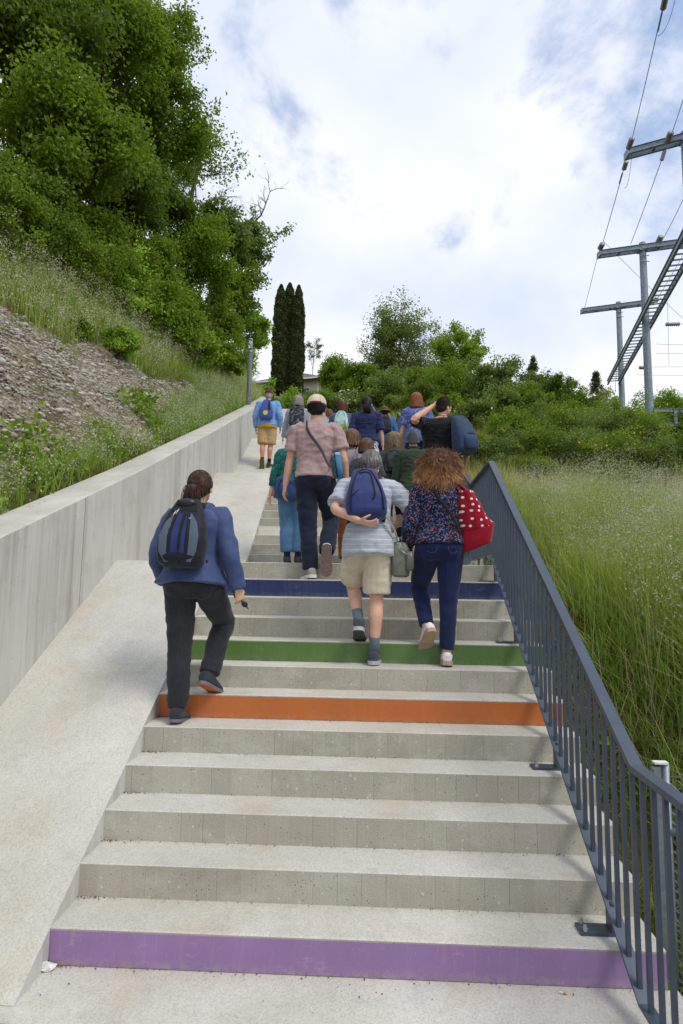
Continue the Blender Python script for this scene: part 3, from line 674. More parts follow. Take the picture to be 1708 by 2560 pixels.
# ------------------------------------------------------------------ vegetation
def rand_dirs(n, up=.0):
    v = RNG.normal(size=(n, 3)); v[:, 2] += up; return v/np.linalg.norm(v, axis=1)[:, None]
def leaves_mesh(P, size, up=.5, aspect=.62, fold=.18, out=None):
    """leaf-sized folded faces at points P (2 quads each)"""
    n = len(P); nrm = rand_dirs(n, up)
    if out is not None: nrm = nrm+out*.6; nrm /= np.linalg.norm(nrm, axis=1)[:, None]
    t = np.cross(nrm, rand_dirs(n)); t /= np.linalg.norm(t, axis=1)[:, None]+1e-9; b = np.cross(nrm, t)
    s = (size*RNG.uniform(.6, 1.25, n))[:, None]; w = s*aspect*.5
    V = np.empty((n, 6, 3))
    V[:, 0] = P-t*s*.5; V[:, 1] = P-t*s*.1+b*w+nrm*s*fold; V[:, 2] = P+t*s*.22+b*w*.8+nrm*s*fold
    V[:, 3] = P+t*s*.5-nrm*s*.12; V[:, 4] = P+t*s*.22-b*w*.8+nrm*s*fold; V[:, 5] = P-t*s*.1-b*w+nrm*s*fold
    base = (np.arange(n)*6)[:, None]
    F = np.concatenate([base+np.array([0, 1, 2, 3])[None], base+np.array([0, 3, 4, 5])[None]])
    return V.reshape(-1, 3), F
def branchy(mb, p0, d0, L, r0, depth, tips, spread=.6, wob=.18, upb=.15, nb=(3, 5), tipd=None):
    """recursive bent limb; gathers points along the outer wood"""
    n = 6; pts = [np.array(p0, float)]; d = np.array(d0, float); d /= np.linalg.norm(d)
    for i in range(n):
        d = d+RNG.normal(size=3)*wob*.5+np.array([0, 0, upb*.3]); d /= np.linalg.norm(d); pts.append(pts[-1]+d*L/n)
    rad = np.linspace(r0, r0*.42, n+1)
    mb.tube(pts, rad, 7 if r0 > .05 else (5 if r0 > .015 else 4))
    if depth == 0:
        for t in (3, 4, 5, 6): tips.append(pts[t])
        return
    if depth == 1: tips.append(pts[-1])
    for k in range(int(RNG.integers(*nb))+1):
        t = RNG.uniform(.35, 1.0); i = min(n-1, int(t*n)); p = pts[i]+(pts[i+1]-pts[i])*(t*n-i)
        a = rand_dirs(1)[0]; dd = (pts[i+1]-pts[i]); dd = dd/np.linalg.norm(dd)+a*spread*1.25; dd /= np.linalg.norm(dd)
        branchy(mb, p, dd, L*RNG.uniform(.5, .72), r0*(1-.5*t)*.55, depth-1, tips, spread, wob, upb, nb)
def crown(tips, nleaf, sig, C, Rv, fill=.45):
    """leaf points: around twigs, plus lumpy clumps through the crown volume"""
    tips = np.array(tips); n1 = int(nleaf*(1-fill)); idx = RNG.integers(0, len(tips), n1)
    A = tips[idx]+RNG.normal(size=(n1, 3))*sig*np.array([1, 1, .55])
    k = 34; d = rand_dirs(k, .15); sd_ = RNG.uniform(0, 90); lob = np.array([.86+.75*noise.noise(Vector(q*1.7)+Vector((sd_, 0, 0))) for q in d])[:, None]; rr = RNG.uniform(.40, 1.0, k)[:, None]*lob; cc = C+d*rr*Rv
    n2 = nleaf-n1; idx = RNG.integers(0, k, n2); B = cc[idx]+np.clip(RNG.normal(size=(n2, 3)), -1.9, 1.9)*Rv*RNG.uniform(.10, .24, k)[idx][:, None]*np.array([1, 1, .62])
    return np.concatenate([A, B])
def tree(name, label, C, R, Rz, base, mat, nleaf, lsize, group=None, trunk_r=None, sparse=0., bark='bark', depth=2, cat='tree', fill=.5, limbs=9, up=.5):
    C = np.array(C, float); base = np.array(base, float)
    t = empty(name, tuple(base), 0, label, cat, group)
    tr = trunk_r or max(.03, R*.05); Cl = C-base; top = Cl+np.array([0, 0, Rz*.45])
    mb = MB(); mid = Cl*.5*np.array([.7, .7, 1])+RNG.normal(size=3)*R*.04
    tp = resample([np.array([0, 0, -.35]), mid, Cl-np.array([0, 0, Rz*.2]), top], 12)
    mb.tube(tp, np.linspace(tr, tr*.22, 12), 8); tips = []
    for k in range(limbs):
        f = RNG.uniform(.42, .98); i = min(10, int(f*11)); p = tp[i]
        ang = k*2.4+RNG.uniform(-.5, .5); goal = Cl+np.array([math.cos(ang)*R, math.sin(ang)*R, RNG.uniform(-.7, .75)*Rz])*.85
        d = goal-p; L = np.linalg.norm(d)*.72
        branchy(mb, p, d/np.linalg.norm(d), L, tr*(1-.6*f)*.5+.006, depth-1, tips, .55, .2, .12, (2, 4))
    mb.build('trunk', MAT[bark], t, True)
    P = crown(tips, nleaf, R*(.10+.04*(1-sparse)), Cl, np.array([R, R, Rz]), fill)
    out = (P-Cl)/np.array([R, R, Rz])
    V, F = leaves_mesh(P, lsize, up, out=out*.5); mesh_obj('crown', V, F, MAT[mat], t)
    return t
def ground_at(x, Y): return H(x, Y)
def px_tree(xp, yp, Y, rp, rzp, name, label, mat, nleaf, lsize, **k):
    s = 1/px_m(Y); C = at(xp, yp, Y); R, Rz = rp*s, rzp*s
    shift = k.pop('shift', 0.0); bx = C[0]+shift; by = Y+k.pop('dy', 0.0)
    left = k.pop('left', False)
    if left: bx = min(bx, xout(Y)-2.2)
    bz = ground_at(bx, by); bz = min(bz, C[2]-Rz*.5)
    if k.get('cat') == 'shrub' or k.get('fillv'):
        top = C[2]+Rz; Rz = max(Rz, (top-bz)/2*1.02); C = np.array([C[0], C[1], top-Rz]); nleaf = int(nleaf*min(2.2, max(1, Rz/(rzp*s))))
    k.pop('fillv', None)
    return tree(name, label, C, R, Rz, (bx, by, bz), mat, nleaf, lsize, **k)
LG = 'trees of the wood on the left slope'
wood = [ # x, y, Y, r, rz, mat, leaves, leaf size, label
 (40, 120, 9.0, 230, 230, 'leafdark', 24000, .11, 'huge dark leafy tree filling the top left corner'),
 (265, 70, 12.0, 165, 150, 'leaf', 20000, .115, 'tall maple in the wood at the top left, its crown lit on the right'),
 (170, 360, 8.6, 200, 175, 'leaf', 24000, .095, 'broad maple hanging over the slope at mid left'),
 (380, 130, 14.5, 95, 140, 'leaf', 12000, .11, 'maple with ragged top standing highest against the clouds'),
 (400, 310, 15.0, 105, 120, 'leaf', 13000, .11, 'airy maple with sky showing through, edge of the wood'),
 (290, 470, 11.5, 150, 120, 'leafdark', 16000, .10, 'shaded tree in the middle of the left wood'),
 (50, 530, 7.4, 150, 105, 'leafdark', 15000, .08, 'dark low tree at the left edge above the tall grass'),
 (395, 520, 15.0, 90, 85, 'leafdark', 9000, .11, 'dark rounded tree below the airy maple'),
 (550, 580, 19.0, 72, 72, 'leafgrey', 9000, .12, 'olive toned tree below the bare twigs'),
 (622, 620, 21.0, 52, 70, 'leafgrey', 7500, .12, 'outermost olive toned tree of the wood with a forked bare top'),
 (475, 640, 16.0, 105, 100, 'leaf', 12000, .105, 'bushy tree in the lower middle of the left wood'),
 (330, 660, 12.0, 120, 115, 'leaf', 14000, .085, 'bright green hazel bush at the foot of the wood'),
 (190, 590, 9.2, 130, 90, 'leaf', 14000, .08, 'leafy hazel thicket above the pale grass'),
 (585, 730, 20.0, 70, 75, 'leaf', 8000, .12, 'tree behind the lamp at its upper left'),
 (625, 830, 23.0, 48, 60, 'leaflight', 5500, .12, 'fresh green maple right of the lamp top'),
 (530, 815, 18.0, 75, 80, 'leaf', 8500, .10, 'round leafy tree left of the lamp'),
 (430, 770, 14.5, 80, 80, 'leaf', 10000, .085, 'leafy shrub bordering the grass, left of the lamp'),
 (590, 920, 20.0, 55, 55, 'leaflight', 5500, .09, 'light green bush around the lamp post'),
 (500, 905, 16.0, 50, 40, 'leaflight', 4500, .08, 'low bright bush at the end of the grassy slope'),
]
for x, y, Y, r_, rz, mt, nl, ls, lab in wood:
    px_tree(x, y, Y, r_, rz, 'broadleaf_tree', lab, mt, int(nl*1.2), ls, group=LG, left=True, bark='darkbark', fill=.5 if Y < 13 else .3, limbs=11, depth=3 if Y > 12 else 2)
def ground_px(xp, yp, lo=2.0, hi=30.0):
    best = None
    for Y in np.arange(lo, hi, .1):
        p = at(xp, yp, Y)
        if p[0] < xout(Y)-.1 or p[0] > xr(Y)+.1:
            e = p[2]-H(p[0], Y)
            if e < 0: return np.array([p[0], Y, H(p[0], Y)])
    return None
for k, (xp, yp, R, hh, mt) in enumerate([(15, 655, .55, 1.5, 'leaf'), (95, 690, .55, 1.4, 'leafdark'), (165, 725, .6, 1.4, 'leaf'), (240, 765, .6, 1.5, 'leaf'), (305, 805, .65, 1.6, 'leaflight'), (370, 850, .6, 1.5, 'leaf'), (430, 888, .65, 1.5, 'leaf'), (490, 920, .6, 1.3, 'leaflight'), (545, 945, .6, 1.2, 'leaf'), (300, 905, .28, .6, 'leaflight'), (205, 850, .16, .35, 'leaf')]):
    g0 = ground_px(xp, yp)
    if g0 is None: continue
    lb = ['at the far left edge', 'second from the left edge', 'above the left part of the scree', 'above the middle of the scree', 'above the right tip of the scree', 'beyond the right tip of the scree', 'halfway between scree and lamp', 'close to the lamp on its left', 'right beside the lamp foot', 'in the grass below the hazels', 'growing on the scree itself'][k]
    tree('shrub', 'leafy bush at the lower edge of the wood, '+lb if k < 9 else 'small green plant '+lb, g0+np.array([0, 0, hh*.5]), R*1.15, hh*.6, g0, mt, int(6500*(R/.6)**1.2)+600, .055 if g0[1] < 9 else .08, 'bushes along the lower edge of the wood', cat='shrub', fill=.65)
for k, (xp, yp, R, hh, mt) in enumerate([(1290, 1175, .42, .8, 'leafgrey'), (1370, 1195, .5, .85, 'leaf'), (1455, 1205, .5, .8, 'leafgrey'), (1540, 1215, .55, .85, 'leaf'), (1625, 1230, .5, .8, 'leafgrey'), (1700, 1240, .5, .9, 'leafdark'), (1330, 1120, .6, 1.1, 'leafgrey'), (1430, 1135, .6, 1.1, 'leaf'), (1520, 1140, .65, 1.1, 'leafgrey'), (1610, 1160, .6, 1.1, 'leaf')]):
    g0 = ground_px(xp, yp, 4.5)
    if g0 is None: continue
    lb = ['first from the railing in the front row', 'second from the railing in the front row', 'third from the railing in the front row', 'fourth from the railing in the front row', 'next to last in the front row on the right', 'at the right end of the front row', 'nearest the railing in the back row', 'second from the railing in the back row', 'third from the railing in the back row', 'at the right end of the back row'][k]
    tree('shrub', 'low bush above the right meadow, '+lb, g0+np.array([0, 0, hh*.7]), R*1.25, hh*.85, g0, mt, int(7000*(R/.6)**1.2), .045, 'low bushes above the right meadow', cat='shrub', fill=.6)
# dead and thin trees at the wood's edge
def bare_tree(xp0, yp0, xp1, yp1, Y, label, r=.06, leaves=0, L=1.0, lr=1.0, depth=3):
    a = at(xp0, yp0, Y); b = at(xp1, yp1, Y); bz = ground_at(min(a[0], xout(Y)-2), Y)
    base = np.array([min(a[0]-.4, xout(Y)-2), Y, min(bz, a[2]-.5)]); t = empty('thin_tree', tuple(base), 0, label, 'tree')
    mb = MB(); pts = resample([np.zeros(3)-np.array([0, 0, .3]), a-base, (a+b)/2-base+np.array([.08, 0, 0]), b-base], 12); mb.tube(pts, np.linspace(r, r*.25, 12), 7)
    tips = []
    for k in range(9):
        i = int(RNG.integers(5, 12)); d = rand_dirs(1, .7)[0]; d[1] *= .5
        branchy(mb, pts[min(i, 11)], d, L*RNG.uniform(.5, 1.1), r*.3, depth-1, tips, .55, .3, .1, (2, 4))
    mb.build('trunk', MAT['bark'], t, True)
    if leaves:
        T = np.array(tips); T = T[T[:, 2] > np.median(T[:, 2])*.9]
        P = T[RNG.integers(0, len(T), leaves)]+RNG.normal(size=(leaves, 3))*.22*lr
        V, F = leaves_mesh(P, .11, .3); mesh_obj('crown', V, F, MAT['leaf'], t)
bare_tree(478, 500, 505, 330, 17, 'slender tree with pale bare trunk and a small leafy crown against the sky', .10, 2600, 1.0, 1.25)
bare_tree(545, 560, 560, 480, 19, 'dead grey tree with bare twigs against the clouds', .04, 0, .8)
bare_tree(625, 590, 675, 480, 21, 'forked dead tree leaning right with bare twigs', .06, 0, .75)
bare_tree(365, 60, 380, 0, 14, 'bare twiggy branches poking out at the top of the wood', .04, 0, .8)

# cypresses
def cypress(xp, ytop, ybot, Y, rp, label):
    s = 1/px_m(Y); top = at(xp, ytop, Y); bot = at(xp, ybot, Y); R = rp*s; Hh = top[2]-bot[2]+1.2
    base = np.array([bot[0], Y, bot[2]-1.2]); t = empty('cypress', tuple(base), 0, label, 'cypress', 'three columns of the cypress group')
    mb = MB(); mb.tube(resample([(0, 0, 0), (.03, 0, Hh*.5), (0, 0, Hh*.95)], 8), np.linspace(.14, .02, 8), 7); mb.build('trunk', MAT['darkbark'], t, True)
    n = 15000; z = RNG.uniform(.02, 1, n)**.9; a = RNG.uniform(0, 2*math.pi, n)
    prof = np.interp(z, [0, .08, .5, .8, .93, 1], [.75, .95, 1, .82, .5, .08])
    lump = 1+.14*np.sin(a*3+z*23)*np.sin(z*41)+.16*np.array([noise.noise(Vector((math.cos(q)*2, math.sin(q)*2, w*9))) for q, w in zip(a, z)])*1.3
    rr = R*prof*lump*np.sqrt(RNG.uniform(.55, 1.0, n)); P = np.stack([np.cos(a)*rr, np.sin(a)*rr, z*Hh], 1)
    nrm = np.stack([np.cos(a), np.sin(a), np.full(n, .5)], 1)
    V, F = leaves_mesh(P, .17, .6, .45, out=nrm); mesh_obj('crown', V, F, MAT['cypress'], t)
cypress(697, 712, 948, 38, 20, 'left column of the dark cypress group in front of the house')
cypress(719, 708, 950, 38.4, 21, 'middle and tallest column of the dark cypress group')
cypress(742, 714, 946, 38, 18, 'right column of the dark cypress group')
# background trees and shrubs
BG = 'trees and shrubs behind the head of the stairs'
bgs = [
 (1000, 822, 36, 100, 100, 'leafgrey', 9500, .13, 'tall airy tree with sky between its branches, centre background', 'tree', dict(sparse=1, fill=.22, limbs=22, trunk_r=.13, fillv=1, depth=3)),
 (965, 835, 36.5, 30, 55, 'leafdark', 3500, .12, 'dark ivy covered trunk beside the tall airy tree', 'tree', dict(fill=.6)),
 (1140, 845, 32, 75, 80, 'leaflight', 7500, .13, 'light green tree right of the tall airy tree', 'tree', dict(sparse=1, fillv=1, fill=.3, limbs=14)),
 (850, 915, 36, 55, 42, 'leaf', 9000, .13, 'broad rounded tree right of the house roof', 'tree', dict(fill=.7, fillv=1)),
 (905, 925, 34, 48, 42, 'leaf', 6000, .13, 'rounded tree between the broad tree and the tall airy one', 'tree', dict(fill=.7, fillv=1)),
 (785, 880, 50, 26, 40, 'leafdark', 1100, .10, 'wispy dark conifer behind the right end of the roof', 'tree', dict(sparse=1, fill=.1)),
 (1050, 935, 30, 65, 55, 'leaf', 7500, .12, 'mid green shrub mass below the airy tree', 'shrub', {}),
 (960, 960, 28, 58, 45, 'leafgrey', 6500, .11, 'grey green shrub left of centre above the railing peaks', 'shrub', {}),
 (1120, 950, 25, 65, 60, 'leaf', 8000, .10, 'large shrub above the red haired woman', 'shrub', {}),
 (1215, 945, 22, 60, 62, 'leafgrey', 8000, .09, 'wild rose thicket with small white flowers', 'shrub', {}),
 (1290, 950, 21, 52, 60, 'leafgrey', 6000, .09, 'loose dog rose shrub with arching shoots', 'shrub', dict(sparse=1)),
 (1330, 1010, 18, 60, 52, 'leaf', 7000, .08, 'dense shrub on the brow of the right slope', 'shrub', {}),
 (1400, 950, 28, 42, 40, 'leafdark', 4500, .11, 'dark bush left of the gantries', 'shrub', {}),
 (1365, 925, 36, 34, 36, 'leafdark', 3000, .13, 'small oak like tree on the skyline', 'tree', dict(fill=.5, fillv=1)),
 (1450, 1020, 22, 52, 48, 'leaf', 6000, .09, 'green bush below the small spruce', 'shrub', {}),
 (1520, 1010, 27, 50, 48, 'leaflight', 6000, .10, 'light green bush around the foot of the far gantry', 'shrub', {}),
 (1580, 1050, 27, 52, 48, 'leaflight', 6000, .10, 'light green bush left of the middle mast', 'shrub', {}),
 (1690, 1075, 25, 55, 62, 'leafdark', 7000, .09, 'dark green bush at the right edge below the bracket', 'shrub', {}),
 (1660, 1010, 40, 60, 28, 'leaflight', 4000, .13, 'pale distant tree beyond the mast on the right', 'tree', dict(fillv=1)),
 (1185, 1040, 17, 58, 55, 'leafgrey', 6500, .075, 'grey green bush beside the man in black', 'shrub', {}),
 (1270, 1075, 14.5, 62, 52, 'leaf', 7000, .065, 'bramble bush above the polka dot bag', 'shrub', {}),
 (1390, 1085, 15, 60, 48, 'leafgrey', 6500, .065, 'feathery grey bush in the middle of the right slope', 'shrub', {}),
 (1500, 1100, 15, 58, 45, 'leafgrey', 6500, .065, 'feathery bush sprinkled with yellow flowers', 'shrub', {}),
 (1590, 1140, 14, 50, 38, 'leafgrey', 5500, .06, 'yellow flowering weed bush beside the mossy wall', 'shrub', {}),
 (670, 985, 30, 38, 30, 'leaflight', 4000, .10, 'light hedge bush above the maroon cap', 'shrub', {}),
 (730, 1000, 28, 45, 38, 'leaflight', 5000, .09, 'light hedge bush above the grey haired woman', 'shrub', {}),
 (800, 1000, 28, 45, 40, 'leaf', 5000, .09, 'hedge bush left of the mint backpack', 'shrub', {}),
 (870, 1000, 28, 48, 42, 'leafgrey', 5500, .09, 'hawthorn bush dotted with white blossom', 'shrub', {}),
 (650, 1010, 27, 28, 28, 'leaf', 3000, .09, 'low green bush between lamp and maroon cap', 'shrub', {}),
 (1060, 1000, 22, 55, 50, 'leafdark', 6000, .09, 'dark green bush directly above the head of the man in black', 'shrub', {}),
 (1120, 1010, 19, 50, 45, 'leaf', 6000, .08, 'mid green bush with a few white flowers right of the man in black', 'shrub', {}),
 (1250, 1010, 18, 60, 55, 'leafgrey', 7000, .08, 'large loose rose bush in the middle of the bank', 'shrub', {}),
 (1420, 1050, 18, 60, 45, 'leaf', 6500, .08, 'rounded bush left of the far gantry foot', 'shrub', {}),
 (1340, 1130, 12.5, 60, 40, 'leafgrey', 6500, .055, 'low grey green bush at the top edge of the meadow', 'shrub', {}),
 (1455, 1150, 12, 60, 38, 'leafgrey', 6000, .055, 'low weedy bush with yellow umbels above the meadow', 'shrub', {}),
 (1670, 1180, 12.5, 50, 45, 'leafdark', 5000, .06, 'dark bush below the mossy wall at the right edge', 'shrub', {}),
 (1190, 1115, 11, 40, 36, 'leaf', 5000, .05, 'small bramble just above the head of the railing', 'shrub', {}),
 (1245, 1125, 10.6, 50, 42, 'leafgrey', 6000, .05, 'soft grey green bush behind the peak of the railing', 'shrub', {}),
 (1330, 1165, 9.8, 52, 34, 'leaf', 6000, .045, 'low bush just above the meadow, left of the yellow umbels', 'shrub', {}),
 (1400, 1120, 11.0, 62, 45, 'leafgrey', 7000, .05, 'wide feathery bush above the middle of the meadow', 'shrub', {}),
 (1500, 1150, 10.4, 60, 40, 'leafgrey', 6500, .048, 'bush with yellow umbels above the right half of the meadow', 'shrub', {}),
 (1590, 1190, 9.8, 60, 36, 'leaf', 6000, .045, 'green weed bush with yellow umbels near the right edge', 'shrub', {}),
 (1680, 1225, 9.2, 55, 34, 'leafgrey', 5500, .045, 'grey green weed bush touching the right edge', 'shrub', {}),
 (1560, 1095, 13, 60, 45, 'leaf', 6500, .06, 'green bush just left of the middle mast foot', 'shrub', {}),
 (1310, 1080, 13.5, 55, 50, 'leaf', 6500, .06, 'leafy bramble mound right of the polka dot bag', 'shrub', {}),
 (1000, 1010, 26, 45, 28, 'leafgrey', 4500, .09, 'low bush above the olive hat', 'shrub', {}),
]
for x, y, Y, r_, rz, mt, nl, ls, lab, cat, kw in bgs:
    t = px_tree(x, y, Y, r_, rz, 'shrub' if cat == 'shrub' else 'broadleaf_tree', lab, mt, int(nl*1.3), ls, group=BG, cat=cat, **kw)
def flowers(root_label, n, rgb, s, name='flower'):
    for o in COL.objects:
        if o.get('label') == root_label:
            cr_ = [c for c in o.children if c.name.startswith('crown')][0]; me = cr_.data
            V = np.empty(len(me.vertices)*3); me.vertices.foreach_get('co', V); V = V.reshape(-1, 3)
            ctr = V.mean(0); vis = V[(V[:, 1] < ctr[1]+.2)]; d = np.linalg.norm(vis-ctr, axis=1); vis = vis[d > np.quantile(d, .6)]
            P = vis[RNG.integers(0, len(vis), n)]+np.array([0, -.03, .02]); A, F = leaves_mesh(P, s, .4, .9, .05)
            q = mesh_obj(name, A, F, simple(name+' petals', rgb, .6), o); tag(q, kind='stuff')
for q_ in ('second from the railing in the back row', 'third from the railing in the back row', 'fourth from the railing in the front row', 'at the right end of the back row'): flowers('low bush above the right meadow, '+q_, 260, (190, 184, 56), .035, 'flowers')
flowers('wild rose thicket with small white flowers', 26, (240, 232, 232), .13, 'flowers')
flowers('bramble bush above the polka dot bag', 14, (240, 235, 232), .07, 'flowers')
flowers('grey green bush beside the man in black', 14, (240, 232, 232), .09, 'flowers')
flowers('hawthorn bush dotted with white blossom', 420, (226, 228, 196), .08, 'flowers')
flowers('dense shrub on the brow of the right slope', 12, (240, 232, 232), .09, 'flowers')
for lb in ('low weedy bush with yellow umbels above the meadow', 'bush with yellow umbels above the right half of the meadow', 'green weed bush with yellow umbels near the right edge', 'feathery bush sprinkled with yellow flowers', 'yellow flowering weed bush beside the mossy wall'): flowers(lb, 700, (196, 190, 50), .05, 'flowers')
flowers('feathery grey bush in the middle of the right slope', 150, (190, 186, 60), .05, 'flowers')
# small spruces on the skyline
for xp, yt, yb, Y, rp, lab in [(1492, 930, 985, 50, 28, 'small dark spruce on the skyline left of the gantries'), (1335, 890, 960, 50, 34, 'pointed conifer behind the rose thicket')]:
    s = 1/px_m(Y); top = at(xp, yt, Y); bot = at(xp, yb, Y); Hh = top[2]-bot[2]+1; base = np.array([bot[0], Y, bot[2]-1]); t = empty('spruce', tuple(base), 0, lab, 'spruce')
    mb = MB(); mb.tube([(0, 0, -6), (0, 0, Hh)], [.12, .01], 6); P = []
    for k in range(60):
        z = RNG.uniform(.1, .97)*Hh; a = RNG.uniform(0, 6.28); L = rp*s*(1-z/Hh)*1.1+.08; d = np.array([math.cos(a), math.sin(a), -.25]); mb.tube([(0, 0, z), d*L+(0, 0, z)], .015, 4)
        for q in range(50): P.append(d*L*RNG.uniform(.1, 1)+np.array([0, 0, z])+RNG.normal(size=3)*.09)
    mb.build('trunk', MAT['darkbark'], t); V, F = leaves_mesh(np.array(P), .16, .3, .4); mesh_obj('crown', V, F, MAT['cypress'], t)

# ------------------------------------------------------------------ grass
def blades(P, Hs, w, lean=.35, seg=4, curl=.5):
    n = len(P); a = RNG.uniform(0, 2*math.pi, n); d = np.stack([np.cos(a), np.sin(a), np.zeros(n)], 1)
    sd = np.stack([-np.sin(a+RNG.normal(size=n)*.6), np.cos(a+RNG.normal(size=n)*.6), np.zeros(n)], 1)
    le = np.abs(RNG.normal(size=n))*lean; V = np.empty((n, (seg+1)*2, 3))
    for k in range(seg+1):
        t = k/seg; c = P+d*(Hs*(le*t+curl*le*t*t))[:, None]+np.array([0, 0, 1])*(Hs*(t-.35*le*t*t))[:, None]
        ww = (w*(1-t*.93))[:, None]*.5
        V[:, 2*k] = c-sd*ww; V[:, 2*k+1] = c+sd*ww
    b = (np.arange(n)*(seg+1)*2)[:, None]
    F = np.concatenate([b+np.array([2*k, 2*k+1, 2*k+3, 2*k+2])[None] for k in range(seg)])
    tips = V[:, -1]
    return V.reshape(-1, 3), F, tips
def scatter(n, side, Yr, dr, keep=None):
    out = []; Y = RNG.uniform(*Yr, n); d = dr[0]+(dr[1]-dr[0])*RNG.uniform(0, 1, n)
    for y, dd in zip(Y, d):
        x = xout(y)-dd if side < 0 else xr(y)+dd
        if keep is None or keep(x, y, dd): out.append((x, y, H(x, y)-.02))
    return np.array(out)
def patch(x, y, s, t): return noise.noise(Vector((x*s, y*s, 3.7+t))) 
def grass(name, label, P, hrange, w, mat, lean=.35, seg=4, kind='stuff'):
    n = len(P); Hs = RNG.uniform(*hrange, n)*(.75+.5*np.array([noise.noise(Vector((p[0]*.9, p[1]*.9, 9)))+.5 for p in P]))
    V, F, tips = blades(P, Hs, np.full(n, w)*RNG.uniform(.6, 1.3, n), lean, seg)
    tag(mesh_obj(name, V, F, MAT[mat], None), label, 'grass', kind=kind); return tips
def seeds(name, label, tips, mat, n_per, L, s):
    n = len(tips); P = np.repeat(tips, n_per, 0)+np.stack([RNG.normal(size=n*n_per)*L*.28, RNG.normal(size=n*n_per)*L*.28, RNG.uniform(-L, .1*L, n*n_per)], 1)
    V, F = leaves_mesh(P, s, .2, .38, .1); tag(mesh_obj(name, V, F, MAT[mat], None), label, 'grass', kind='stuff')
# right slope: tall meadow
P = scatter(44000, 1, (1.0, 8), (.75, 6.0), lambda x, y, d: y+d*.3 < 8.0 and d > .75+.5*max(0, 1-y/4)+.25*patch(x, y, 1.5, 0) )
t1 = grass('tall_grass', 'tall green meadow grass on the right slope', P, (.38, .85), .010, 'grassA', .33)
i = RNG.permutation(len(t1))[:5500]; seeds('grass_heads', 'pale feathery seed heads above the meadow grass on the right', t1[i]+np.array([0, 0, .05]), 'oat', 15, .19, .0155)
P = scatter(1500, 1, (1.5, 6.8), (.9, 5.0)); tp_ = grass('plume_grass', 'tallest stalks standing above the right meadow', P, (.75, 1.15), .006, 'grassA', .22); seeds('plumes', 'pale drooping plumes on the tallest meadow stalks', tp_+np.array([0, 0, .02]), 'oat', 34, .24, .019)
P = scatter(14000, 1, (.0, 10), (.5, 6.0)); grass('dry_grass', 'straw coloured dry stalks in the right meadow', P, (.3, .8), .007, 'grassB', .45)
P = scatter(26000, 1, (9, 27), (.1, 7.5)); t2 = grass('bank_grass', 'mixed grass on the upper right bank', P, (.3, .75), .022, 'grassA', .4, 3)
P = scatter(12000, 1, (6, 26), (.1, 7), lambda x, y, d: patch(x, y, .7, 3) > -.1); grass('bank_dry_grass', 'brownish dry grass on the upper right bank', P, (.3, .75), .014, 'grassD', .4, 3)
P = scatter(14000, 1, (-2.2, 6), (.0, 1.6), lambda x, y, d: patch(x, y, 2.2, 4) > -.12); grass('weeds', 'short weeds and grass beside the right edge of the steps', P, (.08, .32), .009, 'grassC', .7, 3)
P = scatter(5000, 1, (-1.5, 6), (.1, 1.5), lambda x, y, d: patch(x, y, 2.2, 8) > .0); grass('dry_weeds', 'dry yellowish weeds beside the right edge of the steps', P, (.08, .28), .007, 'grassB', .9, 3)
P = scatter(9000, 1, (-1.5, 5), (.1, 1.5), lambda x, y, d: patch(x, y, 1.7, 15) > .05); V, F = leaves_mesh(P+RNG.normal(size=P.shape)*np.array([.02, .02, .03])+np.array([0, 0, .04]), .035, .8, .7); tag(mesh_obj('stonecrop', V, F, MAT['moss']), 'rust red stonecrop creeping beside the steps', 'ground cover', kind='stuff')
P = scatter(7000, 1, (-1.5, 6), (.15, 2.2), lambda x, y, d: patch(x, y, 1.3, 25) > .08); V, F = leaves_mesh(P+RNG.normal(size=P.shape)*np.array([.04, .04, .06])+np.array([0, 0, .09]), .055, .8, .7); tag(mesh_obj('herbs', V, F, MAT['leaf']), 'small leafy herbs beside the right edge of the steps', 'ground cover', kind='stuff')
P = scatter(11000, 1, (.2, 7.5), (.6, 3.6)); grass('broad_grass', 'fresh green broad grass blades in the meadow beside the railing', P, (.25, .62), .017, 'grassC', .45)
# left slope
nos = lambda x, y, d: scree(x, y) < .02
P = scatter(30000, -1, (-1.5, 14), (.02, 4.2), nos); t3 = grass('slope_grass', 'green grass on the left slope above the wall', P, (.18, .55), .010, 'grassC', .45)
P = scatter(16000, -1, (1, 17), (1.2, 4.6), lambda x, y, d: scree(x, y) < .1 and d > 1.0); t4 = grass('oat_grass', 'pale wild oat grass along the top of the scree', P, (.3, .65), .008, 'grassA', .4)
i = RNG.permutation(len(t4))[:9000]; seeds('oat_heads', 'pale wild oat heads above the scree on the left', t4[i], 'oat', 11, .15, .030)
P = scatter(9000, -1, (1, 16), (.05, .9), nos); t5 = grass('verge_grass', 'tall grass directly behind the left wall', P, (.2, .45), .009, 'grassC', .4)
i = RNG.permutation(len(t5))[:3000]; seeds('verge_heads', 'pale oat heads directly behind the left wall', t5[i], 'oat', 9, .13, .024)
P = scatter(14000, -1, (12, 26), (.02, 3.0)); t6 = grass('far_slope_grass', 'olive grass on the far end of the left slope', P, (.25, .6), .018, 'grassA', .4, 3)
i = RNG.permutation(len(t6))[:2500]; seeds('far_oat_heads', 'pale grass heads at the far end of the left slope', t6[i], 'oat', 8, .15, .022)
P = scatter(14000, -1, (1, 13), (.1, 3.2), lambda x, y, d: scree(x, y) > -.25 and patch(x, y, 2.0, 2) > .10); grass('scree_tufts', 'scattered green tufts on the scree', P, (.06, .24), .008, 'grassC', .8, 3)
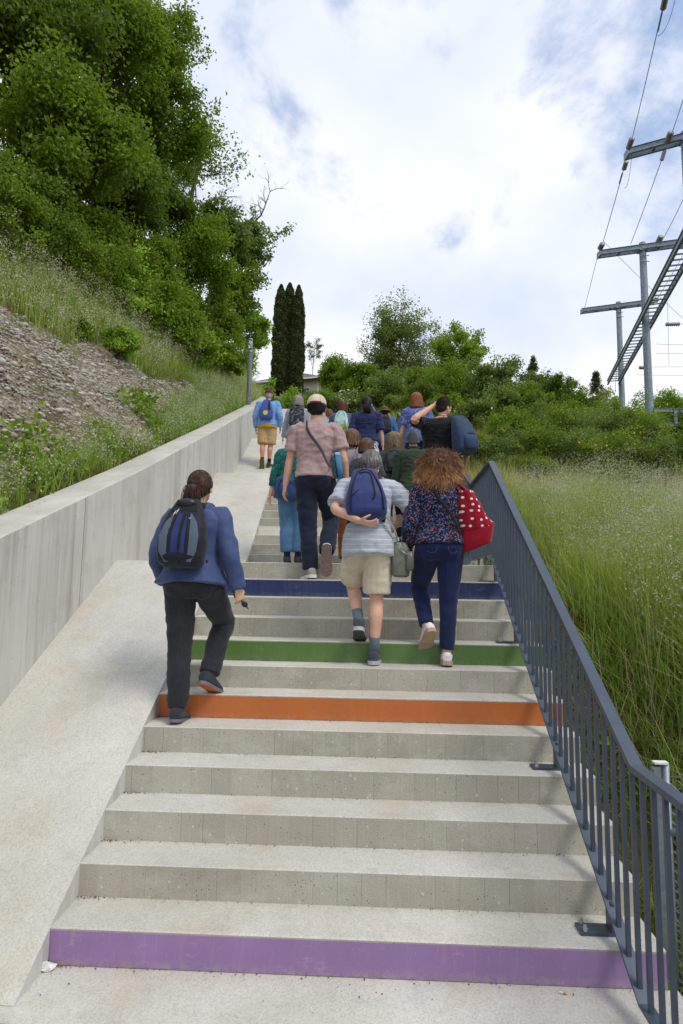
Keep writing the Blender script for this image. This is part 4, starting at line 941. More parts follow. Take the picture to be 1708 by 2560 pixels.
P = scatter(9000, -1, (1, 13), (.1, 3.2), lambda x, y, d: scree(x, y) > -.1 and patch(x, y, 1.6, 5) > .04); V, F = leaves_mesh(P+np.array([0, 0, .03])+RNG.normal(size=P.shape)*.015, .03, .8, .7); tag(mesh_obj('rusty_moss', V, F, MAT['moss']), 'rust brown moss patches on the scree', 'moss', kind='stuff')
P = scatter(3500, -1, (1.5, 9), (.05, .7), lambda x, y, d: patch(x, y, 1.1, 31) > .15); V, F = leaves_mesh(P+RNG.normal(size=P.shape)*np.array([.05, .05, .08])+np.array([0, 0, .16]), .07, .8, .8); tag(mesh_obj('leafy_weeds', V, F, MAT['leaf']), 'broad leaved weeds behind the left wall', 'weeds', kind='stuff')
# pebbles of the scree
P = scatter(15000, -1, (-1, 12.5), (.05, 3.2), lambda x, y, d: scree(x, y) > .0)
n = len(P); base_, bf = ellipsoid((0, 0, 0), (1, 1, .6), seg=6, rows=4); bf4 = [f for f in bf if len(f) == 4]; k = len(base_)
s = .012+.032*RNG.power(.6, n)**4+.006; big = RNG.uniform(size=n) < .03; s[big] *= 1.7
th = RNG.uniform(0, 6.28, n); c, sn = np.cos(th), np.sin(th); sx = s*RNG.uniform(.8, 1.5, n)
V = np.empty((n, k, 3)); B = base_*RNG.uniform(.8, 1.2, base_.shape)
V[:, :, 0] = P[:, 0:1]+(B[None, :, 0]*sx[:, None]*c[:, None]-B[None, :, 1]*s[:, None]*sn[:, None])
V[:, :, 1] = P[:, 1:2]+(B[None, :, 0]*sx[:, None]*sn[:, None]+B[None, :, 1]*s[:, None]*c[:, None])
V[:, :, 2] = P[:, 2:3]+.02+B[None, :, 2]*s[:, None]
F = (np.array(bf4)[None]+(np.arange(n)*k)[:, None, None]).reshape(-1, 4)
tag(mesh_obj('scree', V.reshape(-1, 3), F, MAT['stone']), 'loose grey pebbles covering the bare left slope', 'scree', kind='stuff')
# ------------------------------------------------------------------ people
def norm(v): v = np.array(v, float); return v/(np.linalg.norm(v)+1e-9)
def ik(a, b, l1, l2, pole):
    a, b = np.array(a, float), np.array(b, float); d = b-a; D = np.linalg.norm(d); mx = (l1+l2)*.998
    if D > mx: b = a+d/D*mx; d = b-a; D = mx
    if D < abs(l1-l2)+.02: D = abs(l1-l2)+.02
    u = d/np.linalg.norm(d); p = np.array(pole, float); p = norm(p-u*(p @ u)); x = (l1*l1-l2*l2+D*D)/(2*D); h = math.sqrt(max(0, l1*l1-x*x))
    return a+u*x+p*h, b
def rotx(a): c, s = math.cos(a), math.sin(a); return np.array([[1, 0, 0], [0, c, -s], [0, s, c]])
def roty(a): c, s = math.cos(a), math.sin(a); return np.array([[c, 0, s], [0, 1, 0], [-s, 0, c]])
def rotz(a): c, s = math.cos(a), math.sin(a); return np.array([[c, -s, 0], [s, c, 0], [0, 0, 1]])
def hand(w, d, nrm, side, s, curl=.35, grip=False, fine=True):
    """palm, four fingers, thumb. side: unit vector towards the thumb"""
    d = norm(d); nrm = norm(np.array(nrm)-d*(np.array(nrm) @ d)); sd = np.cross(d, nrm); sd = sd if sd @ np.array(side) > 0 else -sd
    w = np.array(w, float); P = []
    rings = [(w+d*t*s, sd*a*s, nrm*b*s) for t, a, b in ((-.02, .024, .019), (.0, .026, .018), (.03, .034, .017), (.06, .040, .015), (.088, .041, .013), (.096, .036, .010))]
    P.append(loft(rings, 12))
    for o, L in ((.030, .068), (.0105, .078), (-.0105, .073), (-.030, .058)):
        p = w+(d*.085+sd*o)*s; dd = norm(d+sd*o*2.2); pts = [p]; r = [.0092]
        for k, f in enumerate((.42, .32, .26)):
            c = curl*(1.0 if k else .8)*(1+.12*((o > 0)-.5)); dd = norm(dd*math.cos(c)+nrm*math.sin(c)); pts.append(pts[-1]+dd*L*f*s); r.append((.0086, .0080, .0062)[k])
        P.append(tube(resample(pts, 7), np.interp(np.linspace(0, 3, 7), range(4), r)*s, 8))
    p = w+(d*.022+sd*.024)*s; dd = norm(d*.75+sd*.75+nrm*.35); pts = [p, p+dd*.035*s]; dd = norm(d*.95+sd*.2+nrm*(.35+curl)); pts += [pts[-1]+dd*.03*s, pts[-1]+dd*.055*s]
    P.append(tube(resample(pts, 6), np.array([.0135, .012, .0108, .010, .009, .0068])*s, 8))
    return P
MALE = [(-.12, .152, .112, -.008), (-.04, .168, .124, -.014), (.06, .160, .115, .0), (.15, .150, .108, .004), (.25, .162, .115, .0), (.36, .184, .118, -.006), (.43, .186, .104, -.010), (.485, .130, .078, -.010), (.525, .064, .060, .0)]
FEM = [(-.12, .162, .118, -.010), (-.04, .176, .130, -.018), (.06, .150, .112, -.004), (.16, .132, .100, .004), (.25, .142, .108, .006), (.35, .158, .115, .0), (.42, .160, .098, -.008), (.475, .115, .072, -.010), (.515, .056, .052, .0)]
def skin_mat(rgb):
    key = 'skin%d' % rgb[0]
    if key not in MAT:
        m = Mat(key, .5, .35); c = srgb(*rgb); m.color(m.ramp(m.noise(14, 4), [(.3, tuple(x*.86 for x in c)), (.7, tuple(min(1, x*1.08) for x in c))]))
        m.b.inputs['Subsurface Weight'].default_value = .08; m.b.inputs['Subsurface Radius'].default_value = (.02, .008, .004); MAT[key] = m.m
    return MAT[key]
def cloth(name, rgb, pat=None, rough=.85, **k):
    key = 'cloth '+name
    if key in MAT: return MAT[key]
    m = Mat(key, rough, .15); c = srgb(*rgb); m.b.inputs['Sheen Weight'].default_value = .12
    base = m.ramp(m.noise(9, 5, .6), [(.3, tuple(x*.84 for x in c)), (.7, tuple(min(1, x*1.12) for x in c))])
    base = m.mix(.35, base, m.ramp(m.noise(260, 2), [(.3, (.6, .6, .6)), (.7, (1.25, 1.25, 1.25))]), 'MULTIPLY')
    if pat == 'floral':      # small blossoms of several colours on dark
        v = m.n('ShaderNodeTexVoronoi', {'Vector': m.co(), 'Scale': k['sc']}); d, col = v.outputs['Distance'], v.outputs['Color']
        sx = m.n('ShaderNodeSeparateColor', {0: col}).outputs[0]
        pc = m.ramp(sx, [(i/len(k['cols']), srgb(*q)) for i, q in enumerate(k['cols'])], 'CONSTANT')
        msk = m.math('LESS_THAN', d, k.get('th', .42)); base = m.mix(msk, base, pc)
        base = m.mix(m.val(m.noise(k['sc']*1.7, 2), .56, .60), base, c)
    if pat == 'dots':        # regular staggered dots
        q3 = m.n('ShaderNodeSeparateXYZ', {0: m.co()}).outputs; q2 = m.n('ShaderNodeCombineXYZ', {0: m.math('ADD', q3[0], m.math('MULTIPLY', q3[1], .55)), 1: q3[2]}).outputs[0]
        f = m.n('ShaderNodeTexVoronoi', {'Vector': q2, 'Scale': k['sc'], 'Randomness': .45}, voronoi_dimensions='2D').outputs['Distance']
        base = m.mix(m.math('LESS_THAN', f, k.get('th', .2)), base, srgb(*k['col']))
    if pat == 'stripes':
        z = m.n('ShaderNodeSeparateXYZ', {0: m.co()}).outputs[2]; fr = m.math('FRACT', m.math('MULTIPLY', m.math('ADD', z, m.math('MULTIPLY', m.noise(5), .03)), k['sc']))
        base = m.mix(m.math('LESS_THAN', fr, .14), base, srgb(*k['col'])); fr2 = m.math('FRACT', m.math('MULTIPLY', z, k['sc']*.5)); base = m.mix(m.math('MULTIPLY', m.math('LESS_THAN', fr2, .5), .25), base, srgb(*k['col2']))
    if pat == 'leaf':        # light ground with dark leaf blots
        a = m.noise(k['sc'], 2, .4, dist=1.5); base = m.mix(m.val(a, .51, .53), base, srgb(*k['col'])); 
        v = m.voro(k['sc']*.8, m.co((1, 1, 1), (4, 2, 1))); base = m.mix(m.math('LESS_THAN', v, .17), base, srgb(*k['col2']))
    if pat == 'denim':
        base = m.mix(m.ramp(m.noise(1, 3, .6, m.co((90, 90, 14))), [(.45, (0, 0, 0)), (.8, (.35, .35, .35))]), base, tuple(min(1, x*2.2) for x in c))
        base = m.mix(m.ramp(m.noise(5, 3), [(.5, (0, 0, 0)), (.75, (.4, .4, .4))]), base, tuple(min(1, x*1.7) for x in c))
    if pat == 'heather': base = m.mix(m.val(m.noise(14, 6, .75, m.co((1, 1, .5))), .42, .66), base, srgb(*k['col']))
    m.color(base); m.bump(m.noise(70, 5, .65), .25, .004); MAT[key] = m.m; return m.m
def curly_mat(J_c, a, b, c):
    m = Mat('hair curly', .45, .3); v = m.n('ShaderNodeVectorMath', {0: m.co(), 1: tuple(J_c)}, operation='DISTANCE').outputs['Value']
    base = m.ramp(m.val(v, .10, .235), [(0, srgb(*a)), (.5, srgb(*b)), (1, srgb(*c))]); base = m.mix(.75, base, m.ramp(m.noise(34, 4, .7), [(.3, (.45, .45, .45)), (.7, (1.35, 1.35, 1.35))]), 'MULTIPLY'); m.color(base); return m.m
def hair_mat(name, a, b):
    key = 'hair '+name
    if key in MAT: return MAT[key]
    m = Mat(key, .5, .25); m.color(m.ramp(m.noise(1, 5, .75, m.co((85, 85, 12))), [(.32, tuple(x*.7 for x in srgb(*a))), (.5, srgb(*a)), (.68, srgb(*b))])); MAT[key] = m.m; return m.m
def ribbons(S, w, C):
    """S (n,k,3) strands -> thin ribbons facing away from C"""
    n, k, _ = S.shape; T = np.gradient(S, axis=1); T /= np.linalg.norm(T, axis=2)[..., None]+1e-9
    O = S-C; sd = np.cross(T, O); sd /= np.linalg.norm(sd, axis=2)[..., None]+1e-9
    ww = (w*(1-.6*np.linspace(0, 1, k)**2))[None, :, None]*RNG.uniform(.6, 1.4, (n, 1, 1))*.5
    V = np.stack([S-sd*ww, S+sd*ww], 2).reshape(-1, 3); b = (np.arange(n)*2*k)[:, None]
    F = np.concatenate([b+np.array([2*i, 2*i+1, 2*i+3, 2*i+2])[None] for i in range(k-1)]); return V, F
def hair_obj(parent, base, strands, w, C, mat, name='hair'):
    V, F, Nn = base; V2, F2 = ribbons(strands, w, C); VV = np.concatenate([V, V2]); FF = np.concatenate([np.array(F), F2+len(V)]) if isinstance(F, np.ndarray) else list(F)+[tuple(f) for f in (F2+len(V)).tolist()]
    return mesh_obj(name, VV, FF, mat, parent, True)
def strap(pts, width, th, axis_pt, m, n=18, mi=0):
    """flat strap lying against the body; axis_pt(p)->nearest axis point"""
    P = resample(pts, n); T = np.gradient(P, axis=0); rings = []
    for p, t in zip(P, T):
        t = norm(t); o = p-axis_pt(p); o = norm(o-t*(o @ t)); rings.append((p, np.cross(t, o)*width/2, o*th/2))
    V, F = loft(rings, 8, 4); m.add(V, F, mi); return m

def person(label, xp, ytop, Y, zf_, yhip=None, sex='m', wid=1.0, heading=0., lean=.06, side=0., feet=None, arms=None, headrot=(0, 0, 0), skin=(214, 168, 140), top=None, bottom=None, shoes=None, hair=None, hat=None,
           fine=False, Hh=None, pel=(0, .02), socks=None, group='people walking up the stairs', sh=None):
    wid = wid*.93; T = at(xp, ytop, Y); z0 = zf_; Ht = Hh or (T[2]-z0); s = Ht/1.735
    X = at(xp, yhip, Y)[0] if yhip else T[0]
    root = empty('person', (X, Y, z0), R_(heading), label, 'person', group)
    vox = .0048 if fine else .009
    rings = MALE if sex == 'm' else FEM
    feet = feet or {'L': (-.10, .02, 0, 5), 'R': (.10, -.02, 0, 5)}
    F_ = {k: np.array(v[:3], float) for k, v in feet.items()}; pit = {k: R_(v[3]) for k, v in feet.items()}
    ank = {}
    for k in 'LR':
        c, sn = math.cos(pit[k]), math.sin(pit[k]); fwd = np.array([0, c, -sn]); up = np.array([0, sn, c])
        yw = feet[k][4] if len(feet[k]) > 4 else (8 if k == 'R' else -8); Rz = rotz(-R_(yw)); fwd = Rz @ fwd; up = Rz @ up
        ank[k] = (F_[k]*s+up*.085*s, fwd, up)
    pz = .955*s; 
    low = min(F_['L'][2], F_['R'][2]); P = np.array([pel[0]*s, pel[1]*s, pz+low*s])
    u = norm([math.sin(side), math.sin(lean), math.cos(lean)]); xax = norm(np.array([1, 0, 0])-u*(u[0])); fw = np.cross(u, xax)
    tp = lambda t, x=0, y=0: P+u*t*s+xax*x*s*1.0+fw*y*s
    Nk = tp(.515); shw = (.182 if sex == 'm' else .158)*wid
    Rh = rotz(R_(headrot[0])) @ rotx(-R_(headrot[1])) @ roty(R_(headrot[2]))
    # head sits on the neck following part of the lean
    nd = norm(u*.6+np.array([0, 0, .4])+Rh @ np.array([0, .25, 0])*(-.2 if headrot[1] < 0 else .3)*abs(math.sin(R_(headrot[1]))))
    Hc = Nk+nd*.072*s+Rh @ np.array([0, .012, .078])*s
    hp = lambda x, y, z: Hc+Rh @ (np.array([x, y, z])*s)
    parts = []
    skull = ellipsoid(hp(0, -.008, .013), (.075*s, .093*s, .094*s), Rh)
    parts += [skull, ellipsoid(hp(0, .028, -.045), (.060*s, .068*s, .072*s), Rh), ellipsoid(hp(0, .035, -.085), (.040*s, .048*s, .032*s), Rh)]
    parts += [tube([hp(0, .088, .0), hp(0, .106, -.028), hp(0, .094, -.042)], np.array([.009, .014, .012])*s, 8)]
    parts += [ellipsoid(hp(0, .082, .012), (.045*s, .016*s, .010*s), Rh), ellipsoid(hp(0, .088, -.066), (.024*s, .012*s, .009*s), Rh)]
    for sg in (-1, 1): parts.append(ellipsoid(hp(sg*.077, -.004, -.012), (.011*s, .020*s, .032*s), Rh @ roty(sg*-.25)))
    parts.append(tube(resample([Nk-u*.05*s, Nk+nd*.03*s, hp(0, -.015, -.055)], 6), np.array([.075, .062, .055, .053, .054, .058])*s*(1 if sex == 'm' else .86), 14))
    parts.append(loft([(tp(t, 0, y), xax*a*.93*s*wid, fw*b*.93*s*wid) for t, a, b, y in rings if t > -.1]+[(tp(-.09, 0, -.008), xax*.12*s*wid, fw*.09*s*wid)][:0], 20, 2.3))
    J = {}
    knee_pole = {'L': (-.12, 1, .1), 'R': (.12, 1, .1)}
    for k, sg in (('L', -1), ('R', 1)):
        hip = tp(-.03, sg*.088*wid, 0); kn, an = ik(hip, ank[k][0], .425*s, .415*s, knee_pole[k]); J['hip'+k], J['kn'+k], J['an'+k] = hip, kn, an
        fwd, up = ank[k][1], ank[k][2]; back = norm(np.cross(np.cross(an-kn, fwd), an-kn))*-1 if np.linalg.norm(np.cross(an-kn, fwd)) > .01 else np.array([0, -1, 0])
        pts = [hip, hip*.5+kn*.5+fw*.012*s, kn, kn*.68+an*.32+back*-.0+np.array([0, -.018, 0])*s, kn*.25+an*.75, an]
        lr = np.array([.090, .078, .056, .058, .040, .036])*s*(wid**.5)
        parts.append(tube(resample(pts, 16), np.interp(np.linspace(0, 5, 16), range(6), lr), 14))
        parts.append(tube([an, an-up*.03*s+fwd*.03*s, an-up*.045*s+fwd*.12*s], np.array([.036, .034, .026])*s, 10))
        sh_ = tp(.440, sg*shw, -.008); w_, pole, hd = arms[k][0], arms[k][1], arms[k][2] if len(arms[k]) > 2 else {}
        wr = hp(*w_[1:]) if w_[0] == 'head' else np.array(w_, float)*s
        el, wr = ik(sh_, wr, .285*s, .250*s, pole)
        if 'el' in hd: el = sh_+np.array(hd['el'])*s
        J['sh'+k], J['el'+k], J['wr'+k] = sh_, el, wr
        ap = [tp(.42, sg*shw*.55), sh_, sh_*.5+el*.5, el, el*.65+wr*.35, wr]; ar = np.array([.060, .052, .045, .038, .040, .0265])*s*(1.0 if sex == 'm' else .88)*wid**.5
        parts.append(tube(resample(ap, 16), np.interp(np.linspace(0, 5, 16), range(6), ar), 12))
        d = norm(wr-el); hdir = norm(d+np.array(hd.get('dir', (0, .15, -.1)))); nrm = hd.get('palm', (-sg, .2, 0)); th = hd.get('thumb', (0, 1, .2))
        J['hd'+k] = (wr, hdir)
        parts += hand(wr, hdir, nrm, th, s*(1 if sex == 'm' else .92), hd.get('curl', .35))
    V, F, Nn = remesh(parts, vox, 2, .4)
    body = mesh_obj('body', V, F, skin_mat(skin), root, True)
    for sg in (-1, 1):
        e = MB(); V, F = ellipsoid(hp(sg*.030, .080, .0), (.012*s,)*3, Rh, 10, 7); e.add(V, F); eo = e.build('eye', MAT['eyewhite'], root, True)
    J.update(P=P, u=u, x=xax, fw=fw, s=s, tp=tp, Nk=Nk, Hc=Hc, Rh=Rh, hp=hp, root=root, rings=rings, wid=wid)
    # ---- trousers / shorts / skirt
    b = bottom; cp = []; o = .012
    def ringsel(t0, t1, off, flare=0., tap=0.):
        R2 = []
        ts = np.linspace(t0, t1, 9); ra = np.array(rings)
        for t in ts:
            a = np.interp(t, ra[:, 0], ra[:, 1]); bb = np.interp(t, ra[:, 0], ra[:, 2]); y = np.interp(t, ra[:, 0], ra[:, 3]); fl = flare*max(0, (.12-t)/.26); q_ = 1-tap*min(1, max(0, (-.045-t)/.085))
            R2.append((tp(t, 0, y), xax*(a*wid+off+fl)*s*q_, fw*(bb*wid+off+fl*.8)*s*q_))
        return R2
    if b['kind'] in ('trousers', 'shorts', 'jeans'):
        cp.append(loft(ringsel(-.13, .085, o, 0, .42), 22, 2.3)); sc = b.get('w', 1.0)
        for sg in (-1, 1): cp.append(ellipsoid(tp(-.045, sg*.075*wid, -.062), (.088*s*wid, .072*s, .092*s)))
        for k in 'LR':
            hip, kn, an = J['hip'+k], J['kn'+k], J['an'+k]
            if b['kind'] == 'shorts':
                e = hip+(kn-hip)*b.get('len', .92); pts = [hip, hip*.5+e*.5, e, e+(kn-hip)*.02]; lr = np.array([.104, .104, .098, .094])*s*sc*wid**.5; nn = 10
            else:
                ln = b.get('len', .96); e = kn+(an-kn)*ln; pts = [hip, hip*.5+kn*.5+fw*.01*s, kn, kn*.6+e*.4+np.array([0, -.012, 0])*s, e]; w2 = b.get('hem', .056)
                lr = np.array([.106, .094, .070*(w2/.056)**.5, .064*(w2/.056)**.7, w2])*s*sc*wid**.5; nn = 18
            cp.append(tube(resample(pts, nn), np.interp(np.linspace(0, len(lr)-1, nn), range(len(lr)), lr), 16))
            if b.get('cuff'):
                dd = norm(e-kn); cp.append(tube([e-dd*.05*s, e+dd*.004], np.array([w2+.006, w2+.008])*s, 16))
        V, F, Nn = remesh(cp, .0065 if fine else .011, 6); V = wrinkle(V, Nn, (b.get('wr', .0065))*s*1.15, (6, 5, 10), seed=xp, ridge=True)
        mesh_obj(b['kind'] if b['kind'] != 'jeans' else 'jeans', V, F, b['mat'], root, True)
        if fine and b['kind'] == 'jeans':      # pocket seams
            for sg in (-1, 1):
                q = MB(); pp = [tp(.035, sg*.045, -.14), tp(-.06, sg*.048, -.158), tp(-.085, sg*.08, -.150), tp(-.06, sg*.115, -.125), tp(.03, sg*.12, -.105)]
                q.tube(resample(pp, 16), .0016*s, 4); q.build('pocket_seam', b.get('seam', b['mat']), root)
    elif b['kind'] == 'skirt':
        R2 = ringsel(-.10, .10, .015)[::-1]; L = b['len']
        for k in range(1, 9):
            t = k/8; c = tp(-.10, 0, -.01)-np.array([0, 0, L*t])*s; R2.append((c, np.array([1, 0, 0])*(.19+.06*t)*s*wid, np.array([0, 1, 0])*(.15+.06*t)*s*wid))
        V, F = loft(R2, 40); V, F, Nn = remesh([(V, F)], .012, 2); a = np.arctan2(V[:, 1]-P[1], V[:, 0]-P[0]); dd = np.clip((P[2]-V[:, 2])/(.5*s), 0, 1)
        V = V+Nn*(np.sin(a*11)*.012*dd)[:, None]; mesh_obj('skirt', V, F, b['mat'], root, True)
    # ---- top
    t_ = top; off = t_.get('off', .016); cp = [loft(ringsel(t_.get('hem', -.10), .47, off, t_.get('flare', .01))+[(tp(.505, 0, -.006), xax*.078*s, fw*.072*s), (tp(.528, 0, -.002), xax*.066*s, fw*.062*s)], 24, 2.3)]
    for k, sg in (('L', -1), ('R', 1)):
        sh_, el, wr = J['sh'+k], J['el'+k], J['wr'+k]; sl = t_.get('sleeve', 'long'); so_ = t_.get('so', 1.0)
        if sl == 'short': e = sh_+(el-sh_)*t_.get('slen', .72); ap = [tp(.41, sg*shw*.5), sh_, sh_*.5+e*.5, e]; ar = np.array([.072, .069, .066, .070])*s*so_; nn = 9
        elif sl == 'none': ap = [tp(.42, sg*shw*.6), sh_*.9+tp(.42, sg*shw*.6)*.1]; ar = np.array([.066, .055])*s; nn = 3
        else:
            fr = {'long': .97, 'three': .55}[sl]; e = el+(wr-el)*fr; ap = [tp(.41, sg*shw*.5), sh_, sh_*.5+el*.5, el, el*.5+e*.5, e]; ar = np.array([.072, .068, .060, .054, .048, t_.get('cuff', .038)])*s*so_*(1 if sex == 'm' else .94); nn = 16
        cp.append(tube(resample(ap, nn), np.interp(np.linspace(0, len(ar)-1, nn), range(len(ar)), ar), 14))
    if t_.get('hood'):
        for q in range(7):
            a = math.pi*(q/6); cp.append(ellipsoid(tp(.505-.02*math.sin(a), .085*math.cos(a), -.045-.040*math.sin(a)), (.040*s, .036*s, .036*s)))
    if t_.get('collar'):
        cp.append(tube(resample([tp(.49, .07, .03), tp(.535, .062, -.035), tp(.54, 0, -.068), tp(.535, -.062, -.035), tp(.49, -.07, .03)], 14), .017*s, 8))
    V, F, Nn = remesh(cp, .0065 if fine else .011, 3); V = wrinkle(V, Nn, t_.get('wr', .006)*s*1.5, t_.get('wsc', (8, 8, 14)), seed=xp*1.7)
    mesh_obj(t_.get('name', 'shirt'), V, F, t_['mat'], root, True)
    if t_.get('under'):
        V, F = loft(ringsel(t_['hem']-.05, t_['hem']+.03, off-.004, .02), 24, 2.3); mesh_obj('undershirt', V, F, t_['under'], root, True)
    # ---- shoes and socks
    sp = shoes or {'mat': MAT['blackshoe'], 'sole': MAT['whitesole']}; th = sp.get('th', .026)
    prof = [(-.086, .022, .070), (-.074, .037, .092), (-.035, .043, .104), (.015, .044, .100), (.055, .046, .084), (.10, .050, .068), (.15, .050, .054), (.19, .040, .042), (.212, .020, .030)]
    for k in 'LR':
        an, fwd, up = ank[k]; an = J['an'+k]; O = an-up*.085*s; rt = norm(np.cross(fwd, up)); m = MB()
        V, F = loft([(O+fwd*y*s+up*((th*.7+hgt)/2)*s, rt*w_*s, up*((hgt-th*.7)/2+.002)*s) for y, w_, hgt in prof], 14, 2.5)
        pr = [(V, F), tube([O+up*.07*s-fwd*.008*s, an+up*sp.get('collar', .018)*s-fwd*.01*s], np.array([.047, .047])*s, 14)]
        V, F, Nn = remesh(pr, .005 if fine else .008, 2); so_ = mesh_obj('shoe', V, F, sp['mat'], root, True)
        ol = [(-.094, .0), (-.082, .034), (-.04, .046), (.02, .045), (.06, .047), (.11, .055), (.16, .053), (.195, .040), (.220, .0)]
        pts = [O+fwd*y*s+rt*w_*s for y, w_ in ol]+[O+fwd*y*s-rt*w_*s for y, w_ in ol[-2:0:-1]]; nP = len(pts)
        V = pts+[p+up*th*s for p in pts]; F = [tuple(range(nP))[::-1], tuple(range(nP, 2*nP))]+[(i, (i+1) % nP, nP+(i+1) % nP, nP+i) for i in range(nP)]
        q = MB(); q.add(V, F[:1], 1); q.n = 0; q.V = []; q.add(V, F[1:], 0); q.build('sole', [sp['sole'], sp.get('tread', sp['sole'])], so_)
        if fine:
            q = MB()
            for i in range(4): c = O+fwd*(.045+.022*i)*s+up*(.092-.012*i)*s; q.tube([c-rt*.02*s, c+up*.005*s, c+rt*.02*s], .0022*s, 5)
            for i in range(3): c = O+fwd*(.045+.022*i)*s+up*(.094-.012*i)*s; q.tube([c-rt*.02*s, c+fwd*.022*s+rt*.02*s-up*.01*s], .0022*s, 5)
            q.build('lace', sp.get('lace', sp['sole']), so_)
            if sp.get('heel'): q = MB(); V, F = ellipsoid(O-fwd*.070*s+up*.072*s, (.028*s, .020*s, .026*s), np.stack([rt, fwd, up], 1)); q.add(V, F); q.build('heel_patch', sp['heel'], so_, True)
        if socks:
            kn = J['kn'+k]; d = norm(kn-an); q = MB(); q.tube([an-d*.005*s, an+d*socks['h']*.8*s, an+d*socks['h']*s], np.array([.040, .0415, .044])*s, 16); q.build('sock', socks['mat'], root, True)
    # ---- hair and hat
    if hair: make_hair(J, hair, fine)
    if hat: make_hat(J, hat)
    return J
MAT['eyewhite'] = simple('eye', (225, 222, 218), .3); MAT['blackshoe'] = simple('black shoe', (32, 33, 35), .6); MAT['whitesole'] = simple('white sole', (214, 212, 205), .7)

